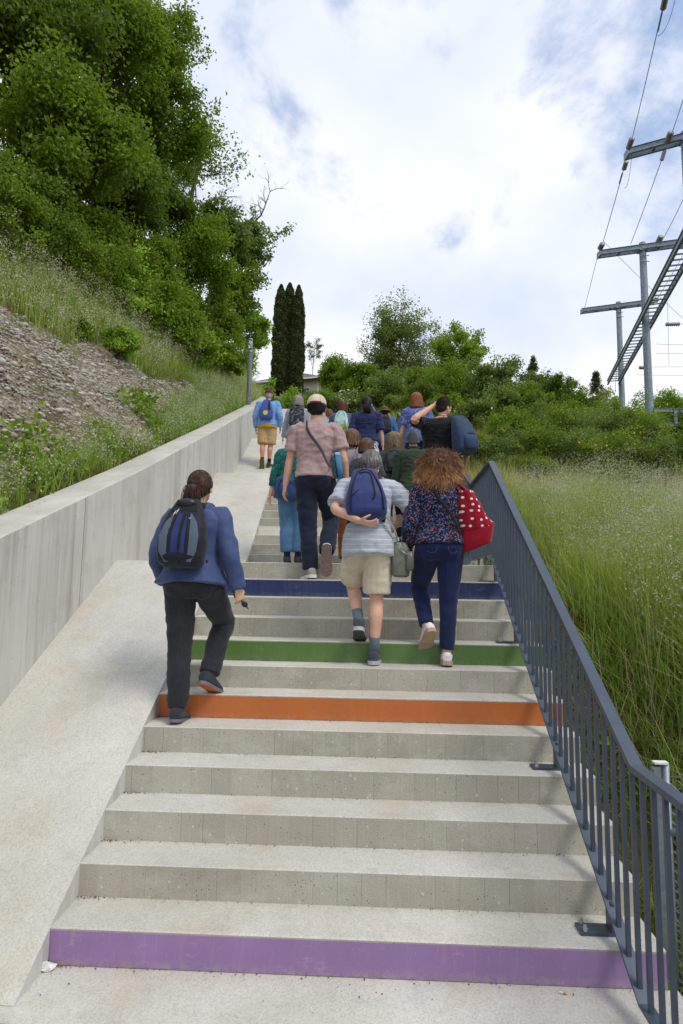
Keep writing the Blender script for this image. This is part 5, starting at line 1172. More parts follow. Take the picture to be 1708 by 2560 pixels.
def make_hair(J, h, fine):
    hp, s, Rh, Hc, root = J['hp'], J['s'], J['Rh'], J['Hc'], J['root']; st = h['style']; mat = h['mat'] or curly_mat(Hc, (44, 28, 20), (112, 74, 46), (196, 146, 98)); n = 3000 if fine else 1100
    up = lambda v: Rh @ np.array(v)
    cap = [ellipsoid(hp(0, -.016, .024), (.082*s, .095*s, .095*s), Rh, 18, 11), ellipsoid(hp(0, -.045, -.030), (.074*s, .058*s, .062*s), Rh)]
    def follow(n, z1, rx=.090, ry=.103, k=9, spread=.0, zc=.02, phi_rng=(-2.5, 2.5)):
        """strands falling from the crown over the skull, then hanging down to local height z1"""
        S = np.empty((n, k, 3)); ph = RNG.uniform(*phi_rng, n); st_ = RNG.uniform(-.2, .5, n)
        for i in range(n):
            a = ph[i]; dirx, diry = math.sin(a), -math.cos(a); r0 = RNG.uniform(.95, 1.08); sway = RNG.normal()*.008
            for j in range(k):
                t = j/(k-1); th = t*1.5
                if t < .55: q = (t/.55)*math.pi/2; z = zc+.105*math.cos(q*.98); r = math.sin(max(q, st_[i]*0+.08))
                else: z = zc+(z1*RNG.uniform(.97, 1.03)-zc)*((t-.55)/.45); r = 1+spread*((t-.55)/.45)
                x_, y_ = dirx*rx*r*r0, diry*ry*r*r0-.012
                if y_ > .045: y_ = .045+(y_-.045)*.3
                S[i, j] = hp(x_+sway*t, y_, z+RNG.normal()*.0012)
        return S
    if st == 'short':
        b = remesh(cap, .008, 2); S = np.empty((n, 4, 3))
        for i in range(n):
            while True:
                d = rand_dirs(1)[0]
                if (d[1] < .35 and d[2] > -.62+max(0, d[1]+.2)*.9) or d[2] > .5: break
            r = np.array([.084, .097, .097]); p = d*r+np.array([0, -.016, .022]); tdir = np.array([d[0]*.25, -.15 if d[2] > .4 else 0, -.7]); L = h.get('len', .03)
            for j in range(4): S[i, j] = hp(*(p+d*(.004-.001*j)+tdir*L*j/3))
        return hair_obj(root, b, S, .0035*s, Hc, mat)
    if st in ('bob', 'long'):
        z1 = h.get('z', -.11); wv = h.get('wide', 1.0); base = cap+[loft([(hp(0, -.020, z), up([.084*q*wv, 0, 0])*s, up([0, .070*q2, 0])*s) for z, q, q2 in ((.06, .9, .9), (0, 1.02, 1.1), (-.05, 1.05, 1.1), (z1*.75, 1.08, 1.0), (z1, .95, .8))], 18)]
        b = remesh(base, .009, 3); V, F, Nn = b; a = np.arctan2(V[:, 0]-Hc[0], -(V[:, 1]-Hc[1])); V = V+Nn*(np.sin(a*34)*.0018+np.sin(a*13+V[:, 2]*20)*.003)[:, None]*s
        S = follow(n, z1, .094*wv, .112, 11, .10 if st == 'bob' else .2)
        if h.get('wave'):
            t = np.linspace(0, 1, 11)[None, :, None]; ph = RNG.uniform(0, 6.28, (n, 1, 1)); S = S+np.concatenate([np.sin(t*16+ph), np.cos(t*14+ph), 0*t+0*ph], 2)*h['wave']*t*s
        return hair_obj(root, (V, F, Nn), S, (.0045 if fine else .007)*s, Hc, mat)
    if st == 'ponytail':
        L = h.get('L', .2); tie = (h.get('tx', 0), -.118, h.get('tz', .005)); b = remesh(cap+[ellipsoid(hp(*tie), (.032*s,)*3), tube([hp(*tie), hp(tie[0], -.135, tie[2]-.03), hp(tie[0]+.01, -.125, tie[2]-L*.6), hp(tie[0]+.015, -.11, tie[2]-L)], np.array([.026, .042, .040, .012])*s, 12)], .008, 3)
        m_ = 9; S = np.empty((n, m_, 3)); k2 = n//2
        for i in range(n):
            if i < k2:
                a = RNG.uniform(-2.3, 2.3); e = RNG.uniform(-.5, 1.45); p0 = np.array([math.sin(a)*math.cos(e)*.089, -math.cos(a)*math.cos(e)*.101-.015, math.sin(e)*.103+.022]); q = np.array(tie)+RNG.normal(size=3)*.012
                for j in range(m_):
                    t = j/(m_-1); p = p0*(1-t)+q*t; c = np.array([0, -.015, .022]); r = (p-c)/np.array([.090, .102, .104]); rn = np.linalg.norm(r); p = c+(r/max(rn, 1e-3)*max(rn, 1.0))*np.array([.090, .102, .104]); S[i, j] = hp(*p)
            else:
                o = RNG.normal(size=3)*np.array([.017, .014, .01]); sw = RNG.normal()*.02
                for j in range(m_):
                    t = j/(m_-1); f = math.sin(min(1, t*1.15)*math.pi)**.5*1.1+.3; S[i, j] = hp(tie[0]+o[0]*f+.015*t+sw*t*t, tie[1]-.022*math.sin(t*3)+o[1]*f, tie[2]-t*L*RNG.uniform(.8, 1.12)+o[2])
        ob = hair_obj(root, b, S, .0035*s, Hc, mat); q = MB(); q.tube([hp(tie[0]-.0, tie[1]-.004, tie[2]+.012), hp(tie[0], tie[1]-.016, tie[2]-.012)], .029*s, 12); q.build('hair_tie', MAT['blackshoe'], ob, True); return ob
    if st == 'curly':
        R = np.array(h.get('R', (.185, .15, .19))); C0 = np.array([0, -.035, -.035]); rot = Rh
        b = remesh([ellipsoid(hp(*C0), R*.72*s, rot, 20, 13), cap[0]], .012, 2); V, F, Nn = b; V = wrinkle(V, Nn, .025, (28, 28, 28), 3)
        n = h.get('n', 4200); m_ = 16; S = np.empty((n, m_, 3))
        nl = 420; DL = rand_dirs(nl*2); DL = DL[(DL[:, 1] < .45) | (DL[:, 2] > .75)][:nl]; nl = len(DL); per = n//nl; S = np.empty((nl*per, m_, 3)); i = 0
        for l in range(nl):
            d0 = DL[l]; r0l = RNG.uniform(.3, .6); r1l = RNG.uniform(.88, 1.04)+.07*noise.noise(Vector(d0*3)); ph = RNG.uniform(0, 6.28); crl = RNG.uniform(.005, .010); fr = RNG.uniform(11, 19); tw = RNG.normal(size=3)*.014
            e1 = norm(np.cross(d0, [.3, .2, 1])); e2 = np.cross(d0, e1)
            for _ in range(per):
                stray = RNG.uniform() < .12; d = norm(d0+RNG.normal(size=3)*(.16 if stray else .09)); r1 = r1l*(RNG.uniform(1.0, 1.10) if stray else RNG.uniform(.9, 1.04)); low = 1+.25*max(0, -d[2]); pp = ph+RNG.normal()*.5; o = RNG.normal(size=3)*.003
                for j in range(m_):
                    t = j/(m_-1); r = r0l+(r1*low-r0l)*t; S[i, j] = hp(*(C0+d*R*r+(e1*math.cos(pp+t*fr)+e2*math.sin(pp+t*fr))*crl*(.4+.6*t)+o+tw*t*t+np.array([0, 0, -.05*t*t*(1-abs(d[2])*.3)])))
                i += 1
        return hair_obj(root, (V, F, Nn), S, .0032*s, Hc, mat)
def make_hat(J, h):
    hp, s, Rh, root = J['hp'], J['s'], J['Rh'], J['root']; st = h['style']; up = lambda v: Rh @ (np.array(v, float)*s)
    r = []
    fwd = h.get('back', False)      # worn back to front
    for i in range(8):
        q = i/7*math.pi/2*.96; r.append((hp(0, -.010, .035+.092*math.sin(q)), up([.092*math.cos(q)**.8+.0, 0, 0]), up([0, .108*math.cos(q)**.8, 0])))
    V, F = loft([(hp(0, -.010, .018), up([.090, 0, 0]), up([0, .106, 0]))]+r, 24)
    cap = mesh_obj('cap' if st == 'cap' else 'hat', V, F, h['mat'], root, True)
    if st == 'cap':
        for k in range(6):
            a = k*math.pi/3+.5; q = MB(); q.tube([hp(math.sin(a)*.093*math.cos(e)**.8, -.010+math.cos(a)*.109*math.cos(e)**.8, .036+.094*math.sin(e)) for e in np.linspace(0, 1.45, 8)], .0012*s, 4); q.build('seam', h.get('seam', h['mat']), cap)
        q = MB(); q.tube([hp(0, -.01, .125), hp(0, -.01, .133)], .008*s, 8); q.build('button', h['strap'], cap, True)
        # brim at the front
        q = MB(); V = []; n_ = 12
        for rr_i, (rr__, zz) in enumerate(((1.0, .025), (1.55, .008))):
            for k in range(n_):
                a = -1.0+2.0*k/(n_-1); V.append(hp(math.sin(a)*.090*(1+(rr__-1)*.6), -.01+math.cos(a)*.106*rr__, zz+.012*math.cos(a)))
        V2 = [v+up([0, 0, .004]) for v in V]; F = [(k, k+1, n_+k+1, n_+k) for k in range(n_-1)]+[(2*n_+k, 3*n_+k, 3*n_+k+1, 2*n_+k+1) for k in range(n_-1)]+[(n_+k, n_+k+1, 3*n_+k+1, 3*n_+k) for k in range(n_-1)]
        q.add(V+V2, F); q.build('brim', h['mat'], cap)
        # opening with strap at the back: dark arch of hair and coloured strap
        q = MB(); V = []; 
        for k in range(13):
            a = math.pi*k/12; V.append(hp(-math.cos(a)*.048, -.1185+.010*(math.cos(a)**2)+.020*math.sin(a)*.9, .020+.050*math.sin(a)))
        V = [hp(0, -.116, .022)]+V; q.add(V+[v+up([0, .012, 0]) for v in V], [(0, k, k+1) for k in range(1, 13)]); q.build('opening', h['hair'], cap)
        q = MB(); P = [hp(math.sin(a)*.093, -.010-math.cos(a)*.110, .026) for a in np.linspace(-.62, .62, 10)]; q.add(*loft([(p, up([0, .0025, 0]), up([0, 0, .0095])) for p in P], 8, 4)); q.build('strap', h['strap'], cap)
    else:
        R2 = [(hp(0, -.01, .030), up([.092, 0, 0]), up([0, .108, 0])), (hp(0, -.01, .016), up([.118, 0, 0]), up([0, .134, 0])), (hp(0, -.01, -.006), up([.140, 0, 0]), up([0, .155, 0])), (hp(0, -.01, -.008), up([.138, 0, 0]), up([0, .153, 0])), (hp(0, -.01, .012), up([.100, 0, 0]), up([0, .116, 0]))]
        V, F = loft(R2, 26, cap=False); mesh_obj('brim', V, F, h['mat'], cap, True)

# ------------------------------------------------------------------ bags
def backpack(J, label, w, h, d, t0, mats, prof=None, dprof=None, straps=True, name='backpack', xo=0., gap=.012, tilt=0., feature=None, cat='backpack', yaw=0., p_=3.2):
    """mats: body, trim, accent"""
    s, tp, x, u, fw, rt = J['s'], J['tp'], J['x'], J['u'], J['fw'], J['root']
    R = rotz(R_(yaw)); bk = -(R @ fw); xx = R @ x; uu = norm(u+xx*math.sin(tilt)); xx = norm(xx-uu*(xx @ uu))
    O = tp(t0, xo, -.135-gap); prof = prof or [(0, .80), (.06, .95), (.3, 1.0), (.6, .92), (.85, .72), (.96, .5), (1, .35)]; dprof = dprof or [(0, .7), (.1, 1.0), (.45, 1.0), (.8, .65), (1, .35)]
    Mw = rt.matrix_basis.copy(); base = O
    wpos = rt.matrix_basis @ Vector(O); g = empty(name, tuple(wpos), rt.rotation_euler.z, label, cat, 'backpacks carried up the stairs')
    L = lambda p: np.array(p)-O
    pw = lambda t: float(np.interp(t, *zip(*prof))); pd = lambda t: float(np.interp(t, *zip(*dprof)))
    ts = np.linspace(0, 1, 15); ts[0] = .004
    def surf(tx, tz, out=1.0): return L(O+uu*h*tz*s+bk*(d*pd(tz)*s)*out+xx*(w/2*pw(tz)*tx)*s)
    rings = [(L(O+uu*h*t*s+bk*d*pd(t)*.5*s), xx*w/2*pw(t)*s, bk*d*pd(t)*.5*s) for t in ts]
    V, F = loft(rings, 28, p_); V, F, Nn = remesh([(V, F)], .0075, 4); V = wrinkle(V, Nn, .0045, (9, 9, 9), 2); body = mesh_obj('pack_body', V, F, mats['body'], g, True)
    if straps:
        for sg in ((-1, 1) if straps is True else straps):
            ax = lambda p: J['P']-O+u*((p-(J['P']-O)) @ u); m = MB()
            pts = [L(tp(t0+h*.93, xo+sg*w*.14, -.135-gap-.02)), L(tp(.50, sg*.085, -.085)), L(tp(.515, sg*.105, -.01)), L(tp(.47, sg*.125, .085)), L(tp(.36, sg*.135, .135)), L(tp(.22, sg*.150, .105)), L(tp(.12, sg*.175, .01)), L(tp(t0+.04, xo+sg*w*.40, -.13))]
            strap(pts, .055*s, .012*s, ax, m, 26); m.build('shoulder_strap', mats['trim'], g, True)
    m = MB(); m.tube(resample([surf(-.22, .985, .5), surf(-.2, 1.0, .5)+u*.045*s, surf(.2, 1.0, .5)+u*.045*s, surf(.22, .985, .5)], 12), .006*s, 6); m.build('handle', mats['trim'], g, True)
    if feature: feature(m, g, surf, mats, s, L)
    return g, surf
def line(surf, pts, r, s, out=1.02, n=16):
    P = resample([surf(a, b, out) for a, b in pts], n); m = MB(); m.tube(P, r*s, 6); return m
def panel(surf, cols, rows, out=1.012):
    """patch lying on the pack's outer face: cols = list of (tz, tx0, tx1)"""
    V = []; n = rows
    for tz, a, b in cols:
        for k in range(n): V.append(surf(a+(b-a)*k/(n-1), tz, out*(1-.10*abs(a+(b-a)*k/(n-1))**4)))
    F = [(i*n+k, i*n+k+1, (i+1)*n+k+1, (i+1)*n+k) for i in range(len(cols)-1) for k in range(n-1)]
    return V, F
# ------------------------------------------------------------------ the individual walkers
hm = hair_mat
dark_navy = cloth('navy trousers', (34, 40, 58)); blackjean = cloth('black jeans', (44, 45, 50), 'denim')
bluepack = cloth('blue nylon', (44, 58, 112), rough=.55); blacktrim = cloth('black webbing', (30, 31, 34), rough=.7)
silver = steel('small silver logo', (190, 195, 200), .35, .6)
# 1 woman in blue jacket
J1 = person('woman with a brown ponytail, blue rain jacket and black jeans, nearest on the left', 478, 1172, 1.20, .80, 1500, 'f', wid=1.12, lean=.10, heading=-4,
    feet={'L': (-.055, -.02, .0, 10, -4), 'R': (.105, .08, .22, 24, 10)}, arms={'L': ((-.26, .16, .93), (-.40, -1, 0), dict(curl=.5)), 'R': ((.31, .06, .90), (.40, -1, 0), dict(curl=.85, palm=(-.6, .6, 0), dir=(.1, .1, -.35)))},
    skin=(216, 170, 142), top=dict(name='jacket', mat=cloth('blue rain jacket', (66, 82, 122), rough=.6), sleeve='long', off=.040, hem=-.03, flare=.045, so=1.28, cuff=.043, hood=True, wr=.009, wsc=(5, 6, 6)),
    bottom=dict(kind='jeans', mat=blackjean, w=1.02, hem=.066, len=.97, wr=.010), shoes=dict(mat=cloth('charcoal hiking shoe', (52, 56, 62)), sole=simple('grey midsole', (104, 108, 114), .7), tread=simple('orange rubber tread', (200, 112, 62), .7), th=.022, collar=.05, lace=MAT['blackshoe']),
    hair=dict(style='ponytail', mat=hm('brown', (56, 34, 24), (112, 72, 50)), L=.27, tz=.0, tx=-.014), fine=True, headrot=(0, 4, 0))
def feat1(m, g, surf, mats, s, L):
    V, F = panel(surf, [(t, -.30*q, .30*q) for t, q in ((.03, .8), (.2, 1), (.45, 1), (.68, .9), (.78, .7))], 7, 1.02); mesh_obj('centre_panel', V, F, bluepack, g, True)
    for sg in (-1, 1):
        V, F = panel(surf, [(t, sg*a, sg*b) for t, a, b in ((.06, .42, .62), (.2, .46, .80), (.42, .46, .84), (.62, .44, .74), (.76, .42, .5))], 6, 1.022); mesh_obj('grey_side_panel', V, F, cloth('grey nylon', (86, 100, 112), rough=.6), g, True)
        line(surf, [(sg*.36, .05), (sg*.38, .4), (sg*.30, .78)], .006, s, 1.03).build('piping', mats['trim'], g, True)
    line(surf, [(.04, .05), (.06, .4), (.12, .78)], .011, s, 1.03).build('zip_band', mats['trim'], g, True)
    for a, b in ((-.42, .80), (-.30, .83)):
        q = MB(); q.tube([surf(a, b, 1.06), surf(a-.05, b-.09, 1.07)], .0045*s, 6); q.build('zip_pull', silver, g, True)
    q = MB(); q.tube(resample([surf(.34, .70, 1.04), surf(.40, .67, 1.04), surf(.46, .70, 1.04)], 8), .0020*s, 5); q.build('emblem', silver, g, True)
    V, F = ellipsoid(surf(0, .93, .95), np.array([.07, .035, .035])*s); mesh_obj('top_pocket', V, F, MAT['blackleather'], g, True)
    V, F = panel(surf, [(.80, -.75, .75), (.86, -.78, .78), (.92, -.8, .8)], 7, 1.03); mesh_obj('top_band', V, F, mats['trim'], g, True)
MAT['blackleather'] = simple('black shiny fabric', (26, 27, 30), .35, .5)
backpack(J1, 'black backpack with blue centre and grey sides on the woman in the blue jacket', .33, .47, .17, .055, dict(body=cloth('black nylon', (34, 36, 44), rough=.6), trim=blacktrim), feature=feat1,
    prof=[(0, .72), (.08, .92), (.35, 1.0), (.65, .88), (.85, .66), (1, .45)], gap=.03)
g = empty('sunglasses', tuple(J1['root'].matrix_basis @ Vector(J1['wrR']+J1['hdR'][1]*.085*J1['s'])), R_(20), 'black folded sunglasses in the right hand of the woman in the blue jacket', 'sunglasses')
for sg in (-1, 1):
    m = MB(); V, F = ellipsoid((sg*.028, 0, sg*-.028), (.026, .006, .020), roty(.8)); m.add(V, F); m.build('lens', MAT['blackleather'], g, True)
m = MB(); m.tube([(-.06, .0, .065), (0, -.004, 0), (.055, .0, -.06)], .004, 6); m.build('frame', MAT['blackshoe'], g)

# 2 older man
polo = cloth('pale grey polo with thin white stripes', (176, 182, 190), 'stripes', sc=25, col=(208, 211, 215), col2=(162, 170, 184))
J2 = person('older grey haired man in a striped grey polo shirt and beige cargo shorts', 926, 1114, 1.80, 1.12, 1400, 'm', wid=1.01, lean=.20, heading=3,
    feet={'R': (.035, .0, .0, 3, 10), 'L': (-.085, -.03, .235, 22, 6)}, arms={'L': ((-.10, -.235, 1.085), (-1, .25, .1), dict(curl=.45, palm=(0, .5, 1), thumb=(0, -1, .3), dir=(.6, 0, .05))), 'R': ((.23, .20, 1.10), (1, -.9, .1))},
    skin=(220, 172, 146), top=dict(mat=polo, sleeve='short', slen=.80, off=.028, hem=-.135, flare=.03, so=1.15, collar=True, wr=.008),
    bottom=dict(kind='shorts', mat=cloth('beige cargo shorts', (206, 194, 170)), len=.86, w=1.12, wr=.010), socks=dict(mat=cloth('grey sock', (110, 120, 134)), h=.15),
    shoes=dict(mat=cloth('dark grey trekking shoe', (66, 70, 78)), sole=simple('light grey sole', (170, 172, 172), .7), tread=simple('dark rubber tread', (74, 76, 78), .8, var=.4, nscale=60), th=.03, collar=.02, lace=MAT['blackshoe']),
    hair=dict(style='short', mat=hm('grey', (104, 99, 96), (176, 172, 168)), len=.045), fine=True, headrot=(-26, 30, 4), Hh=1.72, pel=(-.02, .0))
def feat2(m, g, surf, mats, s, L):
    line(surf, [(-.80, .10), (-.78, .5), (-.62, .85), (-.30, .955), (.30, .955), (.62, .85), (.80, .5), (.82, .10)], .006, s, .97, 40).build('zip', mats['trim'], g, True)
    line(surf, [(.30, .30), (.42, .40), (.45, .70), (.40, .86), (.05, .90), (-.40, .88)], .007, s, 1.02, 30).build('front_zip', mats['trim'], g, True)
    line(surf, [(-.72, .38), (-.40, .50)], .003, s, 1.02).build('fold_line', mats['trim'], g, True)
bag2 = cloth('royal blue nylon', (52, 62, 112), rough=.5)
backpack(J2, 'plain blue backpack on the older man, steadied by his hand from below', .315, .42, .16, .115, dict(body=bag2, trim=blacktrim), feature=feat2, prof=[(0, .85), (.08, .98), (.35, 1.0), (.7, .76), (.9, .62), (.97, .56), (1, .45)], gap=.0, xo=-.02, tilt=-.05)
def shoulderbag(J, label, top_side, hip, bag, matb, mats_, w=.018, name='shoulder_bag', front=False, endfrac=1.0, builder=None):
    s, tp, u = J['s'], J['tp'], J['u']; rt = J['root']; O = tp(*hip); g = empty(name, tuple(rt.matrix_basis @ Vector(O)), rt.rotation_euler.z, label, 'shoulder bag')
    L = lambda p: np.array(p)-O; ax = lambda p: J['P']-O+u*((p-(J['P']-O)) @ u); m = MB(); sg = top_side
    pts = [L(tp(hip[0], hip[1], hip[2])), L(tp(.06, hip[1]*.82, hip[2]-.10 if not front else -.15)), L(tp(.22, hip[1]*.35, -.165)), L(tp(.38, sg*.05, -.160)), L(tp(.50, sg*.082, -.085)), L(tp(.515, sg*.085, -.01)), L(tp(.47, sg*.06, .09)), L(tp(.30, 0, .15)), L(tp(.10, hip[1]*.7, .145)), L(tp(hip[0], hip[1], hip[2]+.05))]
    strap(pts, w*2*s, .006*s, ax, m, 44); m.build('strap', mats_, g, True); builder(g, s); return g
def olive(g, s):
    lm = simple('olive grey leather', (98, 100, 86), .4, .5)
    V, F = loft([((.02*s, 0, z*s), (.075*s*a, .02*s, 0), (0, .055*s*b, 0)) for z, a, b in ((-.27, .5, .5), (-.26, .9, .9), (-.15, 1.05, 1.0), (-.05, .95, .8), (.0, .5, .4))], 20, 3); V, F, Nn = remesh([(V, F)], .006, 3); V = wrinkle(V, Nn, .004, (20, 20, 12), 5); mesh_obj('bag_body', V, F, lm, g, True)
    V, F = loft([((.085*s, -.02*s, z*s), (.035*s*a, .0, 0), (0, .042*s*a, 0)) for z, a in ((-.22, .6), (-.20, 1), (-.12, 1.05), (-.07, .8))], 16, 3); mesh_obj('side_pocket', V, F, lm, g, True)
    m = MB(); m.tube([(.01*s, -.058*s, -.06*s), (.07*s, -.06*s, -.10*s)], .004*s, 6); m.build('clasp', silver, g, True)
    m = MB(); m.box((-.02*s, -.01*s, .02*s), (.05*s, .012, .03*s), roty(-.35)); m.build('buckle', silver, g)
shoulderbag(J2, 'olive grey leather shoulder bag hanging at the right hip of the older man', -1, (-.02, .235, -.03), None, None, cloth('grey webbing', (140, 142, 138)), .014, builder=olive)

# 3 curly woman
blouse = cloth('dark blouse with tiny blue and coral flowers', (20, 24, 38), 'floral', sc=88, th=.5, cols=[(46, 86, 150), (166, 98, 90), (30, 60, 118), (24, 28, 44), (88, 130, 176), (34, 40, 66), (170, 96, 84), (52, 98, 158)])
darkjean = cloth('dark indigo jeans', (28, 38, 72), 'denim')
J3 = person('woman with a large mane of curly hair, flowered blouse and dark blue jeans', 1100, 1118, 1.80, 1.12, 1400, 'f', wid=1.09, lean=.05, heading=2,
    feet={'R': (.050, .0, .0, 8, 6), 'L': (-.085, -.02, .215, 42, -12)}, arms={'L': ((-.25, .10, .90), (-.40, -1, 0), dict(curl=.5)), 'R': ((.20, .24, 1.08), (.40, -1, 0))},
    skin=(224, 176, 152), top=dict(mat=blouse, name='blouse', sleeve='long', off=.030, hem=.0, flare=.02, so=1.14, wr=.008, cuff=.036),
    bottom=dict(kind='jeans', mat=darkjean, w=1.02, hem=.056, len=.90, wr=.005, seam=cloth('indigo seam', (70, 84, 130))),
    shoes=dict(mat=simple('pink and white sneaker', (226, 206, 216), .6), sole=simple('gum sole', (176, 148, 122), .7), th=.034, collar=.0, heel=simple('cream heel', (232, 228, 214))),
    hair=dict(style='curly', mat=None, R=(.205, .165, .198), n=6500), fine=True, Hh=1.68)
redc = cloth('dark red canvas with white dots', (150, 20, 40), 'dots', sc=19, th=.18, col=(232, 224, 206)); redp = cloth('plain dark red canvas', (150, 20, 40))
def tote(J):
    s0 = J['s'];s, tp, u, rt = J['s'], J['tp'], J['u'], J['root']; O = tp(.02, .265, -.02); g = empty('tote_bag', tuple(rt.matrix_basis @ Vector(O)), rt.rotation_euler.z, 'dark red polka dot tote bag on the shoulder of the curly haired woman', 'tote bag')
    L = lambda p: np.array(p)-O; mn = []
    def ring(z, xc, a, b, y=-.03): return (np.array([xc, y, z])*s, np.array([a, -.04, 0])*s, np.array([.03, b, 0])*s)
    low = [ring(-.055, .025, .085, .075), ring(-.05, .025, .105, .09), ring(.02, .030, .116, .10), ring(.10, .035, .126, .10)]; upr = [ring(.097, .035, .126, .10), ring(.18, .0, .106, .092), ring(.28, -.03, .09, .085), ring(.38, -.065, .062, .06), ring(.41, -.07, .05, .05)]
    tl = lambda V: np.stack([V[:, 0], V[:, 1], V[:, 2]+(V[:, 0])*.40*np.clip((.30*s-V[:, 2])/(.30*s), 0, 1)], 1)
    V, F = loft(low, 24, 3); V = tl(V); V, F, Nn = remesh([(V, F)], .007, 3); V = wrinkle(V, Nn, .006, (8, 8, 8), 3); mesh_obj('bottom_panel', V, F, redp, g, True)
    V, F = loft(upr, 24, 3); V = tl(V); V, F, Nn = remesh([(V, F)], .007, 3); V = wrinkle(V, Nn, .009, (13, 13, 5), 4); mesh_obj('bag_body', V, F, redc, g, True)
    ax = lambda p: J['P']-O+u*((p-(J['P']-O)) @ u)
    for a, y in ((.17, -.085), (.235, .01)):
        m = MB(); pts = [np.array([-.105 if y < 0 else -.04, y, .39])*s, L(tp(.43, a-.02, -.125 if y < 0 else -.09)), L(tp(.505, .115, -.06)), L(tp(.505, .125, .0)), L(tp(.44, .16, .10)), np.array([-.06, .06, .39])*s]
        strap(pts, .035*s, .005*s, ax, m, 26); m.build('handle', redp, g, True)
tote(J3)
def pouch(g, s):
    V, F = loft([((.0, 0, z*s), (.05*s*a, 0, 0), (0, .05*s, 0)) for z, a in ((-.16, .6), (-.14, 1), (-.03, 1), (0, .7))], 14, 3); mesh_obj('bag_body', V, F, cloth('grey canvas', (120, 126, 130)), g, True)
shoulderbag(J3, 'black crossbody strap with a small grey pouch on the curly haired woman', -1, (.0, .20, .02), None, None, blacktrim, .014, builder=pouch)

# 4 man in pink t-shirt with cap
J4 = person('man in a faded pink t-shirt, navy trousers and beige cap worn backwards', 786, 986, 2.84, 1.76, 1230, 'm', wid=1.04, lean=.05, heading=-2,
    feet={'L': (-.02, .0, .0, 6, -24), 'R': (.135, -.10, .23, 76, -6)}, arms={'L': ((-.285, .05, .86), (-.40, -1, 0), dict(curl=.45, palm=(.5, .2, 0), thumb=(.8, .6, 0))), 'R': ((.29, .10, .90), (.40, -1, 0))},
    skin=(214, 164, 138), top=dict(mat=cloth('faded pink tee', (170, 142, 140), 'heather', col=(182, 154, 151)), sleeve='short', slen=.74, off=.022, hem=-.02, flare=.006, so=1.12, wr=.008),
    bottom=dict(kind='trousers', mat=dark_navy, w=1.06, hem=.068, len=.99, wr=.010), shoes=dict(mat=simple('grey and white skate shoe', (150, 148, 142), .7), sole=MAT['whitesole'], tread=simple('brown waffle tread', (128, 108, 100), .8, var=.35, nscale=70), th=.032),
    hair=dict(style='short', mat=hm('black', (22, 18, 16), (52, 44, 40)), len=.028), hat=dict(style='cap', mat=cloth('beige cap', (216, 202, 176)), seam=cloth('beige seam', (182, 168, 142)), strap=cloth('maroon strap', (112, 24, 48)), hair=hm('black', (22, 18, 16), (52, 44, 40))), fine=True)
# worn back to front the opening shows at the back; sling with bottle
def bottle(g, s):
    m = MB(); m.tube([(.02*s, -.01*s, .0), (.05*s, -.01*s, -.20*s)], [.042*s, .040*s], 18); m.build('bottle_sleeve', cloth('teal bottle sleeve', (70, 124, 158)), g, True)
    m = MB(); m.tube([(.014*s, -.01*s, .035*s), (.02*s, -.01*s, -.0)], [.036*s, .043*s], 18); m.build('sleeve_top', cloth('pale blue top', (128, 178, 208)), g, True)
    m = MB(); m.tube([(.0*s, -.053*s, .03*s), (.035*s, -.055*s, -.20*s)], .006*s, 6); m.build('strap_end', blacktrim, g, True)
shoulderbag(J4, 'blue bottle sling hanging from a dark strap across the back of the man in pink', -1, (.17, .185, -.06), None, None, cloth('slate strap', (62, 68, 74)), .013, builder=bottle, name='bottle_sling')

# 5 woman in teal blouse, feet on the landing
teal = cloth('teal blouse with light flecks', (22, 92, 88), 'floral', sc=78, th=.36, cols=[(70, 170, 140), (20, 88, 84), (96, 190, 160), (24, 96, 92)])
J5 = person('woman in a flecked teal green blouse and rolled up light blue jeans', 734, 1062, 4.05, 1.92, 1290, 'f', wid=1.16, lean=.05, feet={'L': (-.07, .02, 0, 0, -3), 'R': (.065, 0, 0, 0, 3)},
    arms={'L': ((-.31, .06, .87), (-.40, -1, 0), dict(curl=.5, palm=(.6, .3, 0))), 'R': ((.25, .14, .95), (.40, -1, 0))}, skin=(222, 172, 150),
    top=dict(mat=teal, name='blouse', sleeve='three', off=.034, hem=-.12, flare=.05, so=1.25, wr=.008), bottom=dict(kind='jeans', mat=cloth('light denim', (76, 112, 146), 'denim'), w=1.1, hem=.072, len=.80, wr=.006, cuff=True),
    shoes=dict(mat=simple('dark mesh sneaker', (44, 46, 52), .7), sole=MAT['blackshoe']), socks=dict(mat=cloth('navy sock', (34, 42, 78)), h=.09), hair=dict(style='bob', mat=hm('auburn', (84, 44, 26), (140, 84, 52)), z=-.09), Hh=1.63)
def jacket_tied(J):
    s, tp, rt = J['s'], J['tp'], J['root']; O = tp(.0, -.09, -.17); g = empty('jacket', tuple(rt.matrix_basis @ Vector(O)), rt.rotation_euler.z, 'blue jacket bundled round the waist of the woman in teal', 'jacket')
    P = [ellipsoid((0, -.01, -.03), (.13*s, .06*s, .14*s)), ellipsoid((.12*s, .0, -.06*s), (.10*s, .05*s, .11*s)), tube(resample([(-.10, .08, .06), (-.02, -.03, .07), (.12, -.02, .04), (.24, .08, .05)], 10)*s, .045*s, 10)]
    V, F, Nn = remesh(P, .008, 3); V = wrinkle(V, Nn, .016, (16, 16, 5), 4); mesh_obj('jacket_body', V, F, cloth('denim blue jacket', (50, 78, 124)), g, True)
    m = MB(); m.tube(resample([(-.05, -.066, .07), (-.075, -.07, -.05), (-.05, -.066, -.15)], 8)*s, .004*s, 5); m.build('zip', blacktrim, g)
jacket_tied(J5)
g_ = empty('handbag', tuple(J5['root'].matrix_basis @ Vector(J5['tp'](.12, .10, -.20))), 0, 'black bag slung diagonally behind the woman in teal', 'bag')
